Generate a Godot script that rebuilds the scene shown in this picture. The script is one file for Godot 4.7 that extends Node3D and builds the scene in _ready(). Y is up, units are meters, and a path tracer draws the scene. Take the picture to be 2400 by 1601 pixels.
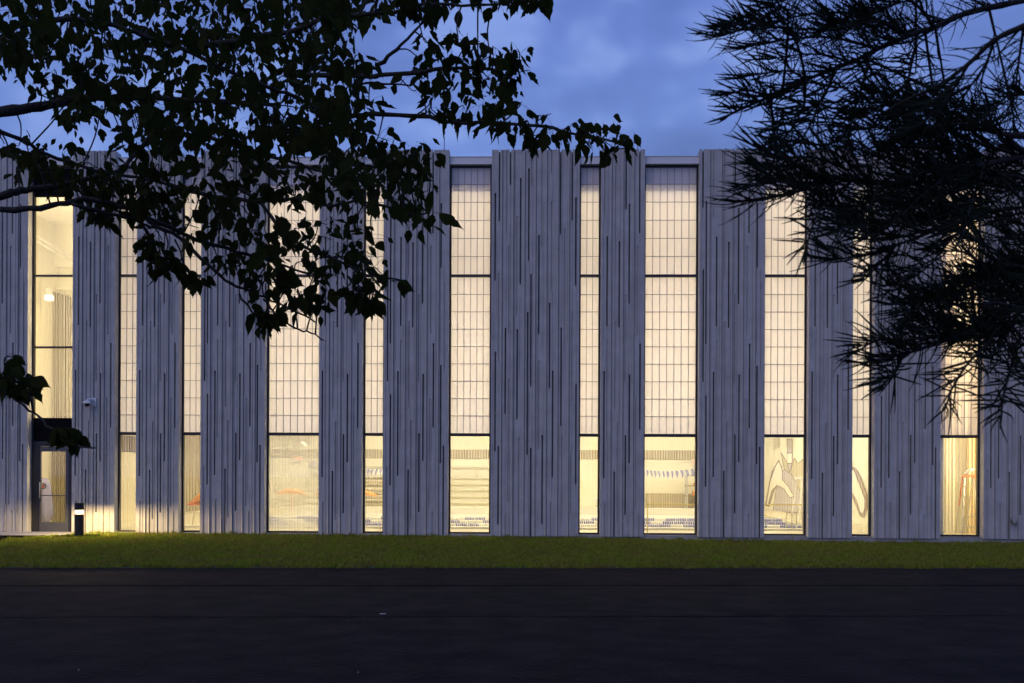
extends Node3D

var relief_marks := {
	"narrow": [[0.243, -0.02, 9.52, 0], [0.533, -0.02, 9.52, 0], [0.797, -0.02, 9.52, 0], [0.607, 8.05, 9.52, 1], [0.942, 7.46, 9.52, 1], [0.691, 5.72, 8.18, 1], [0.149, 5.17, 7.38, 1], [0.448, 5.13, 7.25, 1], [0.085, 1.42, 4.06, 1], [0.968, 2.63, 4.74, 1], [0.71, 1.79, 3.98, 1], [0.616, 0.52, 2.48, 1], [0.345, -0.02, 1.58, 1], [0.09, 7.82, 9.52, 2], [0.356, 6.39, 9.52, 2], [0.899, 4.95, 7.15, 2], [0.36, 3.11, 5.28, 2], [0.607, 3.78, 5.94, 2], [0.164, 2.38, 4.81, 2], [0.878, 0.67, 3.38, 2], [0.426, 0.35, 2.79, 2], [0.117, -0.02, 0.8, 2], [0.961, -0.02, 0.51, 2]],
	"medium": [[0.234, -0.02, 9.52, 0], [0.529, -0.02, 9.52, 0], [0.795, -0.02, 9.52, 0], [1.061, -0.02, 9.52, 0], [1.356, -0.02, 9.52, 0], [0.081, 8.08, 9.52, 1], [0.164, 4.73, 8.24, 1], [0.87, 8.59, 9.52, 1], [1.209, 7.46, 9.52, 1], [0.959, 5.72, 8.07, 1], [0.42, 5.17, 7.37, 1], [0.718, 5.13, 7.24, 1], [1.413, 6.61, 8.2, 1], [0.098, 3.8, 6.56, 1], [0.358, 1.46, 4.05, 1], [0.173, 1.22, 3.47, 1], [1.236, 2.66, 4.74, 1], [1.42, 1.78, 4.2, 1], [0.983, 1.83, 3.98, 1], [0.62, -0.02, 1.62, 1], [0.887, 0.57, 2.51, 1], [1.492, -0.02, 2.21, 1], [0.347, 7.84, 9.52, 2], [0.618, 6.39, 9.41, 2], [1.172, 4.97, 7.14, 2], [0.635, 3.15, 5.28, 2], [0.88, 3.78, 5.94, 2], [1.513, 4.04, 6.21, 2], [0.433, 2.4, 4.82, 2], [1.151, 0.7, 3.37, 2], [0.699, 0.4, 2.82, 2], [0.096, -0.02, 1.67, 2], [0.396, -0.02, 0.85, 2], [1.228, -0.02, 0.56, 2]],
	"wide": [[0.252, -0.02, 9.52, 0], [0.532, -0.02, 9.52, 0], [0.812, -0.02, 9.52, 0], [1.082, -0.02, 9.52, 0], [1.358, -0.02, 9.52, 0], [1.642, -0.02, 9.52, 0], [1.911, -0.02, 9.52, 0], [0.091, 6.29, 8.45, 1], [0.19, 7.76, 9.52, 1], [0.461, 8.65, 9.52, 1], [0.715, 6.2, 8.82, 1], [0.918, 6.78, 9.06, 1], [1.7, 7.43, 9.52, 1], [1.987, 7.77, 9.52, 1], [2.077, 6.16, 8.34, 1], [1.172, 4.97, 7.42, 1], [0.98, 3.68, 6.45, 1], [0.901, 1.99, 5.51, 1], [0.353, 3, 5.12, 1], [0.646, 2.86, 5.09, 1], [1.442, 3.64, 5.74, 1], [1.73, 2.7, 5.13, 1], [0.106, 2.07, 4.53, 1], [1.524, 1.43, 4.07, 1], [2.101, 1.27, 3.73, 1], [0.19, 0.26, 2.2, 1], [0.989, -0.02, 2.16, 1], [1.274, 0.28, 2.48, 1], [0.381, 7.48, 9.52, 2], [0.989, 8.61, 9.52, 2], [1.248, 7.11, 9.52, 2], [1.487, 6.03, 8.24, 2], [0.636, 5.42, 7.88, 2], [0.44, 4.98, 7.15, 2], [1.814, 4.52, 7.58, 2], [1.487, 8.93, 9.52, 2], [0.19, 4.29, 6.47, 2], [2.004, 3.32, 5.49, 2], [0.44, 0.82, 3.85, 2], [1.19, 2.13, 4.31, 2], [0.703, -0.02, 2.43, 2], [1.761, 0.25, 2.43, 2], [1.987, 0.52, 2.03, 2], [0.377, -0.02, 0.53, 2], [1.491, -0.02, 0.82, 2]],
}
var panel_places := [[-13.404, "medium"], [-10.94, "narrow"], [-9.329, "narrow"], [-7.45, "medium"], [-4.763, "narrow"], [-2.891, "medium"], [0.052, "wide"], [2.206, "narrow"], [4.888, "medium"], [7.302, "narrow"], [9.171, "medium"], [11.828, "medium"]]
var openings := [[-12.602, -11.475, 0], [-10.405, -9.864, 3], [-8.794, -8.252, 3], [-6.647, -5.298, 7], [-4.228, -3.693, 3], [-2.088, -1.033, 6], [1.137, 1.671, 3], [2.741, 4.085, 7], [5.69, 6.767, 6], [7.837, 8.369, 3], [9.974, 11.025, 6]]
var limb_lines := [
	[0.03, 0.01, [Vector3(-3.161, 3.334, 19.165), Vector3(-2.737, 3.430, 19.069), Vector3(-2.631, 3.483, 18.979), Vector3(-2.548, 3.537, 18.890), Vector3(-2.458, 3.591, 18.800), Vector3(-2.339, 3.636, 18.710), Vector3(-2.104, 3.671, 18.618), Vector3(-1.865, 3.684, 18.525), Vector3(-1.502, 3.704, 18.430)]],
	[0.014, 0.005, [Vector3(-2.929, 3.571, 19.460), Vector3(-2.555, 3.698, 19.399), Vector3(-2.440, 3.757, 19.343), Vector3(-2.280, 3.797, 19.287), Vector3(-2.126, 3.810, 19.230), Vector3(-2.032, 3.792, 19.175), Vector3(-1.968, 3.789, 19.120), Vector3(-1.815, 3.754, 19.064), Vector3(-1.587, 3.666, 19.005), Vector3(-1.374, 3.591, 18.948), Vector3(-1.260, 3.572, 18.892), Vector3(-1.063, 3.468, 18.834), Vector3(-0.968, 3.394, 18.779), Vector3(-0.926, 3.361, 18.725), Vector3(-0.729, 3.232, 18.667), Vector3(-0.684, 3.236, 18.613)]],
	[0.013, 0.004, [Vector3(-1.693, 3.771, 19.034), Vector3(-1.416, 3.794, 19.079), Vector3(-1.178, 3.822, 19.124), Vector3(-1.068, 3.844, 19.171), Vector3(-0.961, 3.847, 19.219), Vector3(-0.692, 3.833, 19.263), Vector3(-0.539, 3.849, 19.310), Vector3(-0.346, 3.824, 19.356), Vector3(-0.142, 3.801, 19.402)]],
	[0.012, 0.004, [Vector3(-1.313, 3.707, 18.826), Vector3(-0.929, 3.685, 18.875), Vector3(-0.802, 3.667, 18.930), Vector3(-0.595, 3.660, 18.983), Vector3(-0.479, 3.652, 19.038), Vector3(-0.217, 3.632, 19.089), Vector3(-0.140, 3.562, 19.145), Vector3(-0.071, 3.526, 19.200)]],
	[0.01, 0.004, [Vector3(-0.825, 3.708, 18.916), Vector3(-0.760, 3.753, 18.948), Vector3(-0.689, 3.798, 18.980), Vector3(-0.586, 3.885, 19.011)]],
	[0.012, 0.003, [Vector3(-1.086, 3.504, 18.722), Vector3(-0.967, 3.506, 18.786), Vector3(-0.794, 3.487, 18.849), Vector3(-0.546, 3.448, 18.910), Vector3(-0.438, 3.400, 18.975), Vector3(-0.162, 3.371, 19.036), Vector3(0.096, 3.324, 19.097), Vector3(0.188, 3.272, 19.162), Vector3(0.395, 3.218, 19.224), Vector3(0.451, 3.161, 19.290)]],
	[0.006, 0.003, [Vector3(-0.925, 3.594, 19.018), Vector3(-0.837, 3.584, 19.016), Vector3(-0.640, 3.578, 19.012)]],
	[0.01, 0.005, [Vector3(-2.704, 3.196, 19.656), Vector3(-2.477, 3.160, 19.537), Vector3(-2.413, 3.149, 19.421), Vector3(-2.410, 3.144, 19.307), Vector3(-2.321, 3.131, 19.190), Vector3(-2.177, 3.111, 19.073), Vector3(-2.073, 3.122, 18.957), Vector3(-1.963, 3.120, 18.840)]],
	[0.02, 0.007, [Vector3(-2.925, 2.764, 19.460), Vector3(-2.564, 2.906, 19.378), Vector3(-2.534, 2.952, 19.302), Vector3(-2.477, 2.988, 19.226), Vector3(-2.391, 3.030, 19.149), Vector3(-2.279, 3.087, 19.072), Vector3(-2.161, 3.150, 18.994), Vector3(-2.090, 3.277, 18.918), Vector3(-1.953, 3.492, 18.840)]],
	[0.014, 0.003, [Vector3(-2.862, 2.768, 19.559), Vector3(-2.487, 2.807, 19.515), Vector3(-2.368, 2.823, 19.477), Vector3(-2.247, 2.852, 19.439), Vector3(-2.139, 2.888, 19.401), Vector3(-2.024, 2.874, 19.363), Vector3(-1.921, 2.849, 19.325), Vector3(-1.840, 2.786, 19.287), Vector3(-1.732, 2.733, 19.250), Vector3(-1.600, 2.606, 19.211), Vector3(-1.539, 2.546, 19.174), Vector3(-1.456, 2.510, 19.137), Vector3(-1.365, 2.472, 19.099), Vector3(-1.298, 2.448, 19.062), Vector3(-1.114, 2.357, 19.022)]],
	[0.005, 0.002, [Vector3(-1.371, 2.469, 19.078), Vector3(-1.330, 2.419, 19.107), Vector3(-1.274, 2.352, 19.136), Vector3(-1.170, 2.301, 19.163), Vector3(-1.102, 2.280, 19.192), Vector3(-1.027, 2.236, 19.220)]],
	[0.008, 0.004, [Vector3(-2.175, 2.854, 19.445), Vector3(-2.058, 2.830, 19.342), Vector3(-1.979, 2.832, 19.240), Vector3(-1.898, 2.809, 19.139)]],
	[0.01, 0.004, [Vector3(-1.956, 2.868, 19.240), Vector3(-1.816, 2.806, 19.166), Vector3(-1.667, 2.751, 19.091), Vector3(-1.579, 2.739, 19.018), Vector3(-1.447, 2.709, 18.943), Vector3(-1.391, 2.710, 18.871), Vector3(-1.329, 2.693, 18.798), Vector3(-1.215, 2.667, 18.724)]],
	[0.009, 0.003, [Vector3(-1.635, 3.164, 18.633), Vector3(-1.499, 3.064, 18.675), Vector3(-1.405, 2.941, 18.717), Vector3(-1.314, 2.856, 18.760), Vector3(-1.214, 2.789, 18.802), Vector3(-1.099, 2.736, 18.844), Vector3(-1.006, 2.690, 18.887), Vector3(-0.910, 2.637, 18.929), Vector3(-0.827, 2.601, 18.972), Vector3(-0.679, 2.580, 19.013)]],
	[0.01, 0.003, [Vector3(-2.000, 3.149, 18.741), Vector3(-1.707, 3.067, 18.785), Vector3(-1.533, 3.042, 18.831), Vector3(-1.363, 3.024, 18.877), Vector3(-1.249, 3.022, 18.925), Vector3(-1.159, 2.993, 18.973), Vector3(-1.097, 2.960, 19.022), Vector3(-1.013, 2.946, 19.070), Vector3(-0.904, 2.953, 19.118), Vector3(-0.796, 2.929, 19.166), Vector3(-0.664, 2.880, 19.213), Vector3(-0.609, 2.852, 19.262), Vector3(-0.508, 2.839, 19.310)]],
	[0.009, 0.004, [Vector3(-1.850, 3.424, 18.838), Vector3(-1.658, 3.342, 18.862), Vector3(-1.468, 3.281, 18.887), Vector3(-1.354, 3.241, 18.913), Vector3(-1.220, 3.197, 18.939), Vector3(-1.111, 3.153, 18.965), Vector3(-1.018, 3.113, 18.992), Vector3(-0.900, 3.050, 19.018)]],
	[0.004, 0.0015, [Vector3(-2.224, 2.022, 20.446), Vector3(-2.053, 1.941, 20.464), Vector3(-1.947, 1.896, 20.484), Vector3(-1.875, 1.848, 20.505), Vector3(-1.820, 1.814, 20.526), Vector3(-1.754, 1.770, 20.547), Vector3(-1.695, 1.727, 20.568), Vector3(-1.646, 1.711, 20.589), Vector3(-1.589, 1.676, 20.610), Vector3(-1.530, 1.674, 20.631)]],
	[0.007, 0.003, [Vector3(-2.018, 2.877, 19.041), Vector3(-1.982, 2.791, 19.007), Vector3(-1.986, 2.710, 18.974), Vector3(-2.008, 2.627, 18.941)]],
	[0.003, 0.0015, [Vector3(-1.809, 2.760, 19.137), Vector3(-1.780, 2.663, 19.086), Vector3(-1.764, 2.575, 19.036)]],
	[0.004, 0.002, [Vector3(-2.287, 2.951, 19.147), Vector3(-2.209, 2.857, 19.179), Vector3(-2.120, 2.816, 19.210), Vector3(-2.053, 2.787, 19.242)]],
	[0.005, 0.002, [Vector3(-1.512, 2.500, 19.031), Vector3(-1.426, 2.401, 19.095), Vector3(-1.364, 2.337, 19.161), Vector3(-1.314, 2.296, 19.226)]],
	[0.005, 0.002, [Vector3(-0.957, 2.652, 18.819), Vector3(-0.885, 2.511, 18.967), Vector3(-0.826, 2.398, 19.116)]],
]
var leaf_spots := [
	Vector4(-1.87, 3.67, 19.79, 0.07), Vector4(-2.16, 3.27, 20.08, 0.06), Vector4(-2.05, 3.21, 20.37, 0.06), Vector4(-2.38, 3.55, 19.62, 0.07), Vector4(-2.21, 3.60, 19.82, 0.07), Vector4(-0.72, 3.26, 20.02, 0.06), Vector4(-0.75, 3.86, 19.56, 0.07), Vector4(-0.99, 3.62, 19.84, 0.07),
	Vector4(-1.28, 3.46, 19.88, 0.07), Vector4(-2.09, 3.51, 20.24, 0.06), Vector4(-1.14, 3.32, 20.11, 0.06), Vector4(-1.29, 3.30, 20.13, 0.06), Vector4(-0.94, 3.11, 20.17, 0.06), Vector4(-0.82, 3.11, 20.13, 0.06), Vector4(-1.50, 3.04, 20.28, 0.06), Vector4(-1.59, 3.76, 19.76, 0.07),
	Vector4(-1.15, 3.46, 19.55, 0.07), Vector4(-1.86, 3.25, 19.84, 0.07), Vector4(-0.92, 3.03, 19.94, 0.06), Vector4(-1.29, 3.76, 19.72, 0.07), Vector4(-1.35, 3.12, 19.61, 0.07), Vector4(-1.95, 3.51, 19.77, 0.07), Vector4(-1.85, 3.40, 20.38, 0.06), Vector4(-0.98, 3.49, 20.17, 0.06),
	Vector4(-1.52, 2.94, 20.35, 0.06), Vector4(-1.74, 3.48, 19.55, 0.07), Vector4(-0.67, 3.44, 20.24, 0.06), Vector4(-1.96, 3.53, 19.96, 0.06), Vector4(-1.19, 3.29, 20.42, 0.06), Vector4(-1.67, 3.47, 19.87, 0.07), Vector4(-0.73, 3.23, 19.90, 0.06), Vector4(-1.16, 3.05, 20.37, 0.06),
	Vector4(-2.13, 3.40, 20.34, 0.06), Vector4(-1.90, 3.87, 19.56, 0.07), Vector4(-1.23, 3.48, 20.17, 0.06), Vector4(-1.60, 3.28, 20.31, 0.06), Vector4(-1.47, 3.62, 19.89, 0.07), Vector4(-1.13, 3.46, 20.06, 0.06), Vector4(-1.39, 3.09, 20.10, 0.06), Vector4(-2.21, 3.31, 19.46, 0.07),
	Vector4(-1.90, 3.28, 20.08, 0.06), Vector4(-1.97, 3.61, 19.75, 0.07), Vector4(-1.40, 3.19, 19.59, 0.07), Vector4(-1.65, 3.37, 19.63, 0.07), Vector4(-2.00, 3.32, 19.47, 0.07), Vector4(-1.38, 3.52, 19.49, 0.07), Vector4(-1.51, 3.34, 19.91, 0.07), Vector4(-2.20, 3.85, 19.65, 0.07),
	Vector4(-2.18, 3.47, 19.72, 0.07), Vector4(-1.89, 3.16, 19.93, 0.06), Vector4(-0.82, 3.44, 19.80, 0.07), Vector4(-0.68, 2.98, 20.28, 0.06), Vector4(-2.00, 3.33, 20.37, 0.06), Vector4(-1.33, 3.31, 19.53, 0.07), Vector4(-0.79, 2.93, 20.20, 0.06), Vector4(-1.54, 3.60, 20.10, 0.06),
	Vector4(-0.91, 2.89, 20.31, 0.06), Vector4(-2.04, 3.81, 19.66, 0.07), Vector4(-1.25, 3.05, 20.34, 0.06), Vector4(-0.98, 3.84, 19.56, 0.07), Vector4(-1.33, 2.97, 20.16, 0.06), Vector4(-2.00, 3.22, 20.20, 0.06), Vector4(-1.06, 3.50, 19.92, 0.06), Vector4(-1.81, 3.24, 20.42, 0.06),
	Vector4(-0.96, 3.40, 19.92, 0.06), Vector4(-1.55, 3.57, 19.99, 0.06), Vector4(-2.12, 3.32, 20.35, 0.06), Vector4(-1.01, 3.26, 19.59, 0.07), Vector4(-1.93, 3.27, 20.33, 0.06), Vector4(-0.96, 3.37, 19.79, 0.07), Vector4(-1.09, 3.02, 19.93, 0.06), Vector4(-1.78, 3.45, 19.75, 0.07),
	Vector4(-1.24, 3.47, 20.36, 0.06), Vector4(-1.12, 3.15, 20.13, 0.06), Vector4(-0.93, 3.80, 19.44, 0.07), Vector4(-1.75, 3.30, 19.47, 0.07), Vector4(-1.48, 3.38, 20.22, 0.06), Vector4(-1.56, 3.15, 19.73, 0.07), Vector4(-1.20, 3.79, 19.69, 0.07), Vector4(-1.82, 3.16, 20.14, 0.06),
	Vector4(-1.06, 3.38, 20.01, 0.06), Vector4(-1.41, 3.37, 20.09, 0.06), Vector4(-2.18, 3.66, 19.92, 0.07), Vector4(-1.63, 3.08, 19.79, 0.07), Vector4(-1.00, 3.69, 19.19, 0.08), Vector4(-1.30, 3.73, 19.40, 0.07), Vector4(-1.85, 3.60, 19.02, 0.08), Vector4(-2.59, 3.80, 18.53, 0.09),
	Vector4(-2.38, 4.10, 19.11, 0.08), Vector4(-1.92, 3.50, 19.24, 0.08), Vector4(-1.24, 3.58, 18.92, 0.08), Vector4(-2.15, 3.40, 19.21, 0.08), Vector4(-2.36, 3.47, 19.15, 0.08), Vector4(-2.50, 3.98, 19.03, 0.08), Vector4(-1.41, 3.27, 19.28, 0.07), Vector4(-2.29, 4.26, 18.47, 0.09),
	Vector4(-2.41, 3.95, 19.39, 0.07), Vector4(-2.25, 3.57, 18.56, 0.09), Vector4(-1.49, 3.50, 18.50, 0.09), Vector4(-2.43, 4.26, 18.51, 0.09), Vector4(-1.39, 4.27, 18.76, 0.08), Vector4(-2.06, 3.81, 19.11, 0.08), Vector4(-2.55, 4.11, 18.50, 0.09), Vector4(-2.65, 4.05, 18.63, 0.09),
	Vector4(-1.08, 3.64, 19.37, 0.07), Vector4(-2.09, 4.08, 18.52, 0.09), Vector4(-1.01, 4.15, 19.01, 0.08), Vector4(-2.61, 3.96, 19.39, 0.07), Vector4(-1.03, 4.11, 18.67, 0.08), Vector4(-1.69, 4.09, 18.72, 0.08), Vector4(-1.07, 3.85, 18.48, 0.09), Vector4(-2.87, 4.00, 18.98, 0.08),
	Vector4(-2.19, 3.97, 18.52, 0.09), Vector4(-1.44, 3.60, 18.66, 0.08), Vector4(-2.84, 3.87, 18.75, 0.08), Vector4(-1.95, 3.97, 19.02, 0.08), Vector4(-1.69, 3.73, 18.69, 0.08), Vector4(-1.05, 3.49, 19.30, 0.07), Vector4(-1.16, 3.99, 18.86, 0.08), Vector4(-2.01, 3.45, 19.24, 0.08),
	Vector4(-2.25, 3.84, 19.29, 0.08), Vector4(-2.46, 4.09, 18.46, 0.09), Vector4(-1.97, 4.16, 18.63, 0.09), Vector4(-1.29, 3.64, 18.51, 0.09), Vector4(-2.93, 4.27, 18.49, 0.09), Vector4(-1.65, 3.36, 19.06, 0.08), Vector4(-0.94, 4.18, 18.82, 0.08), Vector4(-2.10, 3.50, 19.26, 0.08),
	Vector4(-1.14, 3.56, 19.36, 0.07), Vector4(-1.62, 3.49, 19.34, 0.07), Vector4(-2.54, 3.57, 19.04, 0.08), Vector4(-1.70, 3.87, 19.02, 0.08), Vector4(-1.07, 3.30, 19.06, 0.08), Vector4(-1.61, 3.90, 18.93, 0.08), Vector4(-2.64, 3.98, 18.93, 0.08), Vector4(-2.06, 3.69, 18.48, 0.09),
	Vector4(-2.07, 4.38, 18.52, 0.09), Vector4(-1.51, 3.37, 19.27, 0.08), Vector4(-1.24, 3.98, 19.02, 0.08), Vector4(-1.58, 3.38, 19.39, 0.07), Vector4(-1.18, 4.17, 18.82, 0.08), Vector4(-1.52, 3.80, 18.99, 0.08), Vector4(-1.66, 4.26, 18.70, 0.08), Vector4(-2.85, 3.95, 18.54, 0.09),
	Vector4(-2.06, 3.97, 19.41, 0.07), Vector4(-2.49, 3.66, 18.98, 0.08), Vector4(-1.06, 3.50, 19.02, 0.08), Vector4(-1.52, 3.66, 19.08, 0.08), Vector4(-0.90, 3.48, 19.17, 0.08), Vector4(-2.99, 4.03, 18.71, 0.08), Vector4(-1.52, 3.56, 18.72, 0.08), Vector4(-2.34, 3.70, 19.01, 0.08),
	Vector4(-0.95, 4.21, 18.54, 0.09), Vector4(-1.60, 3.83, 18.45, 0.09), Vector4(-0.91, 3.26, 19.31, 0.07), Vector4(-2.14, 3.93, 19.35, 0.07), Vector4(-2.92, 3.78, 18.97, 0.08), Vector4(-1.34, 4.04, 18.99, 0.08), Vector4(-2.98, 4.09, 18.48, 0.09), Vector4(-1.27, 3.73, 19.20, 0.08),
	Vector4(-1.72, 3.21, 19.40, 0.07), Vector4(-1.88, 4.21, 18.66, 0.08), Vector4(-2.08, 4.05, 19.17, 0.08), Vector4(-2.05, 4.16, 19.02, 0.08), Vector4(-0.89, 3.64, 19.20, 0.08), Vector4(-1.53, 3.86, 18.69, 0.08), Vector4(-2.02, 3.47, 18.89, 0.08), Vector4(-2.01, 3.90, 18.58, 0.09),
	Vector4(-1.54, 4.11, 18.76, 0.08), Vector4(-1.60, 3.99, 19.31, 0.07), Vector4(-2.13, 3.69, 19.00, 0.08), Vector4(-1.33, 3.49, 18.64, 0.09), Vector4(-2.96, 4.21, 18.71, 0.08), Vector4(-1.04, 4.07, 18.97, 0.08), Vector4(-0.91, 4.36, 18.61, 0.09), Vector4(-1.84, 3.83, 18.92, 0.08),
	Vector4(-2.42, 4.00, 19.20, 0.08), Vector4(-1.67, 3.72, 18.91, 0.08), Vector4(-1.55, 4.31, 18.56, 0.09), Vector4(-1.56, 3.29, 19.09, 0.08), Vector4(-1.35, 4.04, 18.71, 0.08), Vector4(-2.27, 3.66, 19.32, 0.07), Vector4(-2.31, 3.50, 19.06, 0.08), Vector4(-2.02, 3.89, 19.00, 0.08),
	Vector4(-0.94, 3.81, 18.61, 0.09), Vector4(-1.84, 3.50, 18.80, 0.08), Vector4(-1.27, 3.58, 19.13, 0.08), Vector4(-1.12, 4.03, 18.64, 0.08), Vector4(-1.83, 3.89, 19.42, 0.07), Vector4(-2.77, 3.77, 19.09, 0.08), Vector4(-1.52, 3.61, 19.40, 0.07), Vector4(-1.32, 4.25, 18.71, 0.08),
	Vector4(-2.86, 4.07, 18.76, 0.08), Vector4(-0.84, 3.47, 19.06, 0.08), Vector4(-2.69, 3.64, 18.46, 0.09), Vector4(-1.20, 3.87, 18.60, 0.09), Vector4(-1.04, 3.57, 18.70, 0.08), Vector4(-1.62, 4.44, 18.48, 0.09), Vector4(-1.41, 3.41, 19.30, 0.07), Vector4(-2.65, 4.13, 19.11, 0.08),
	Vector4(-2.12, 3.64, 19.26, 0.08), Vector4(-2.70, 3.70, 18.60, 0.09), Vector4(-2.27, 4.32, 18.57, 0.09), Vector4(-2.65, 4.11, 18.85, 0.08), Vector4(-1.35, 3.91, 19.25, 0.08), Vector4(-2.73, 4.01, 18.72, 0.08), Vector4(-2.91, 3.83, 18.78, 0.08), Vector4(-1.12, 3.44, 18.86, 0.08),
	Vector4(-2.25, 3.54, 18.49, 0.09), Vector4(-1.13, 4.04, 18.04, 0.09), Vector4(-2.80, 4.72, 17.37, 0.11), Vector4(-1.61, 4.09, 17.45, 0.10), Vector4(-2.62, 3.87, 18.14, 0.09), Vector4(-2.13, 4.82, 17.41, 0.10), Vector4(-2.49, 4.72, 17.34, 0.11), Vector4(-1.70, 4.78, 17.52, 0.10),
	Vector4(-2.12, 3.86, 17.74, 0.10), Vector4(-2.26, 3.61, 18.34, 0.09), Vector4(-3.06, 4.88, 17.42, 0.10), Vector4(-2.31, 3.90, 18.14, 0.09), Vector4(-1.55, 3.90, 18.31, 0.09), Vector4(-2.16, 3.88, 18.19, 0.09), Vector4(-1.83, 4.42, 17.99, 0.10), Vector4(-1.30, 4.00, 17.23, 0.11),
	Vector4(-2.61, 4.33, 17.48, 0.10), Vector4(-1.72, 4.49, 17.40, 0.10), Vector4(-2.46, 4.80, 17.55, 0.10), Vector4(-2.01, 3.82, 18.28, 0.09), Vector4(-1.83, 4.25, 18.14, 0.09), Vector4(-1.46, 4.74, 17.86, 0.10), Vector4(-1.25, 4.73, 17.87, 0.10), Vector4(-1.83, 4.66, 17.32, 0.11),
	Vector4(-3.28, 4.82, 17.49, 0.10), Vector4(-3.26, 4.58, 17.87, 0.10), Vector4(-2.92, 4.85, 17.34, 0.11), Vector4(-2.09, 3.86, 17.52, 0.10), Vector4(-2.07, 4.40, 17.42, 0.10), Vector4(-1.25, 4.01, 17.61, 0.10), Vector4(-2.58, 4.11, 17.30, 0.11), Vector4(-1.23, 4.72, 17.60, 0.10),
	Vector4(-2.00, 4.17, 18.24, 0.09), Vector4(-3.21, 4.27, 17.87, 0.10), Vector4(-2.91, 4.42, 17.79, 0.10), Vector4(-1.05, 4.69, 17.72, 0.10), Vector4(-3.24, 4.34, 18.32, 0.09), Vector4(-2.87, 4.14, 17.78, 0.10), Vector4(-1.30, 4.01, 17.99, 0.10), Vector4(-2.19, 4.72, 17.28, 0.11),
	Vector4(-3.44, 4.80, 17.81, 0.10), Vector4(-2.81, 4.04, 18.32, 0.09), Vector4(-1.97, 4.01, 17.25, 0.11), Vector4(-1.64, 3.79, 18.43, 0.09), Vector4(-3.75, 4.57, 17.31, 0.11), Vector4(-1.25, 4.72, 17.37, 0.11), Vector4(-1.88, 4.91, 17.44, 0.10), Vector4(-3.29, 4.48, 17.67, 0.10),
	Vector4(-1.91, 3.78, 18.25, 0.09), Vector4(-2.29, 4.20, 17.77, 0.10), Vector4(-3.48, 4.67, 17.96, 0.10), Vector4(-2.81, 3.86, 18.17, 0.09), Vector4(-1.33, 4.30, 18.32, 0.09), Vector4(-2.26, 4.28, 18.04, 0.09), Vector4(-3.09, 4.20, 18.36, 0.09), Vector4(-3.00, 4.46, 17.34, 0.11),
	Vector4(-2.24, 4.34, 18.39, 0.09), Vector4(-1.61, 4.07, 18.23, 0.09), Vector4(-2.82, 4.19, 18.22, 0.09), Vector4(-2.34, 3.90, 17.34, 0.11), Vector4(-2.78, 4.77, 17.76, 0.10), Vector4(-1.73, 3.93, 17.67, 0.10), Vector4(-2.34, 3.83, 18.44, 0.09), Vector4(-2.11, 4.58, 17.82, 0.10),
	Vector4(-2.65, 4.28, 17.75, 0.10), Vector4(-2.99, 4.48, 17.86, 0.10), Vector4(-1.84, 3.94, 18.11, 0.09), Vector4(-1.01, 3.81, 18.14, 0.09), Vector4(-1.36, 3.84, 17.90, 0.10), Vector4(-2.71, 4.71, 17.29, 0.11), Vector4(-1.46, 4.63, 17.41, 0.10), Vector4(-1.19, 4.17, 18.19, 0.09),
	Vector4(-2.53, 4.69, 18.01, 0.10), Vector4(-3.19, 4.86, 17.66, 0.10), Vector4(-1.98, 4.08, 18.05, 0.09), Vector4(-1.36, 4.15, 17.96, 0.10), Vector4(-3.15, 4.14, 18.21, 0.09), Vector4(-2.73, 4.16, 17.78, 0.10), Vector4(-2.93, 4.58, 17.31, 0.11), Vector4(-3.25, 4.15, 17.67, 0.10),
	Vector4(-1.92, 4.74, 17.70, 0.10), Vector4(-2.69, 3.74, 18.24, 0.09), Vector4(-3.21, 4.18, 18.39, 0.09), Vector4(-3.04, 4.72, 17.36, 0.11), Vector4(-1.39, 4.75, 17.59, 0.10), Vector4(-2.39, 4.91, 17.54, 0.10), Vector4(-2.39, 4.86, 17.35, 0.11), Vector4(-2.58, 4.96, 17.49, 0.10),
	Vector4(-1.67, 4.68, 17.40, 0.10), Vector4(-1.63, 4.21, 17.45, 0.10), Vector4(-2.93, 3.81, 17.99, 0.10), Vector4(-1.46, 3.61, 18.18, 0.09), Vector4(-3.14, 4.37, 17.43, 0.10), Vector4(-1.92, 3.87, 17.87, 0.10), Vector4(-1.38, 4.21, 18.13, 0.09), Vector4(-2.98, 4.66, 17.85, 0.10),
	Vector4(-3.18, 4.57, 17.73, 0.10), Vector4(-2.79, 4.09, 17.45, 0.10), Vector4(-2.69, 4.51, 18.34, 0.09), Vector4(-1.08, 4.66, 18.04, 0.09), Vector4(-2.14, 3.64, 18.25, 0.09), Vector4(-1.37, 3.67, 18.03, 0.09), Vector4(-1.32, 4.64, 17.59, 0.10), Vector4(-3.30, 4.71, 17.85, 0.10),
	Vector4(-1.52, 4.18, 17.86, 0.10), Vector4(-1.77, 4.55, 17.79, 0.10), Vector4(-1.98, 4.58, 17.27, 0.11), Vector4(-2.51, 4.35, 17.78, 0.10), Vector4(-1.10, 4.71, 17.40, 0.10), Vector4(-1.94, 4.46, 18.32, 0.09), Vector4(-2.32, 3.99, 17.54, 0.10), Vector4(-1.86, 3.94, 17.24, 0.11),
	Vector4(-2.04, 4.84, 17.71, 0.10), Vector4(-2.75, 3.88, 18.36, 0.09), Vector4(-3.39, 4.14, 18.09, 0.09), Vector4(-1.67, 3.96, 18.31, 0.09), Vector4(-2.26, 4.58, 17.64, 0.10), Vector4(-1.84, 4.73, 17.93, 0.10), Vector4(-1.78, 4.99, 17.38, 0.11), Vector4(-2.55, 4.60, 17.93, 0.10),
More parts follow.
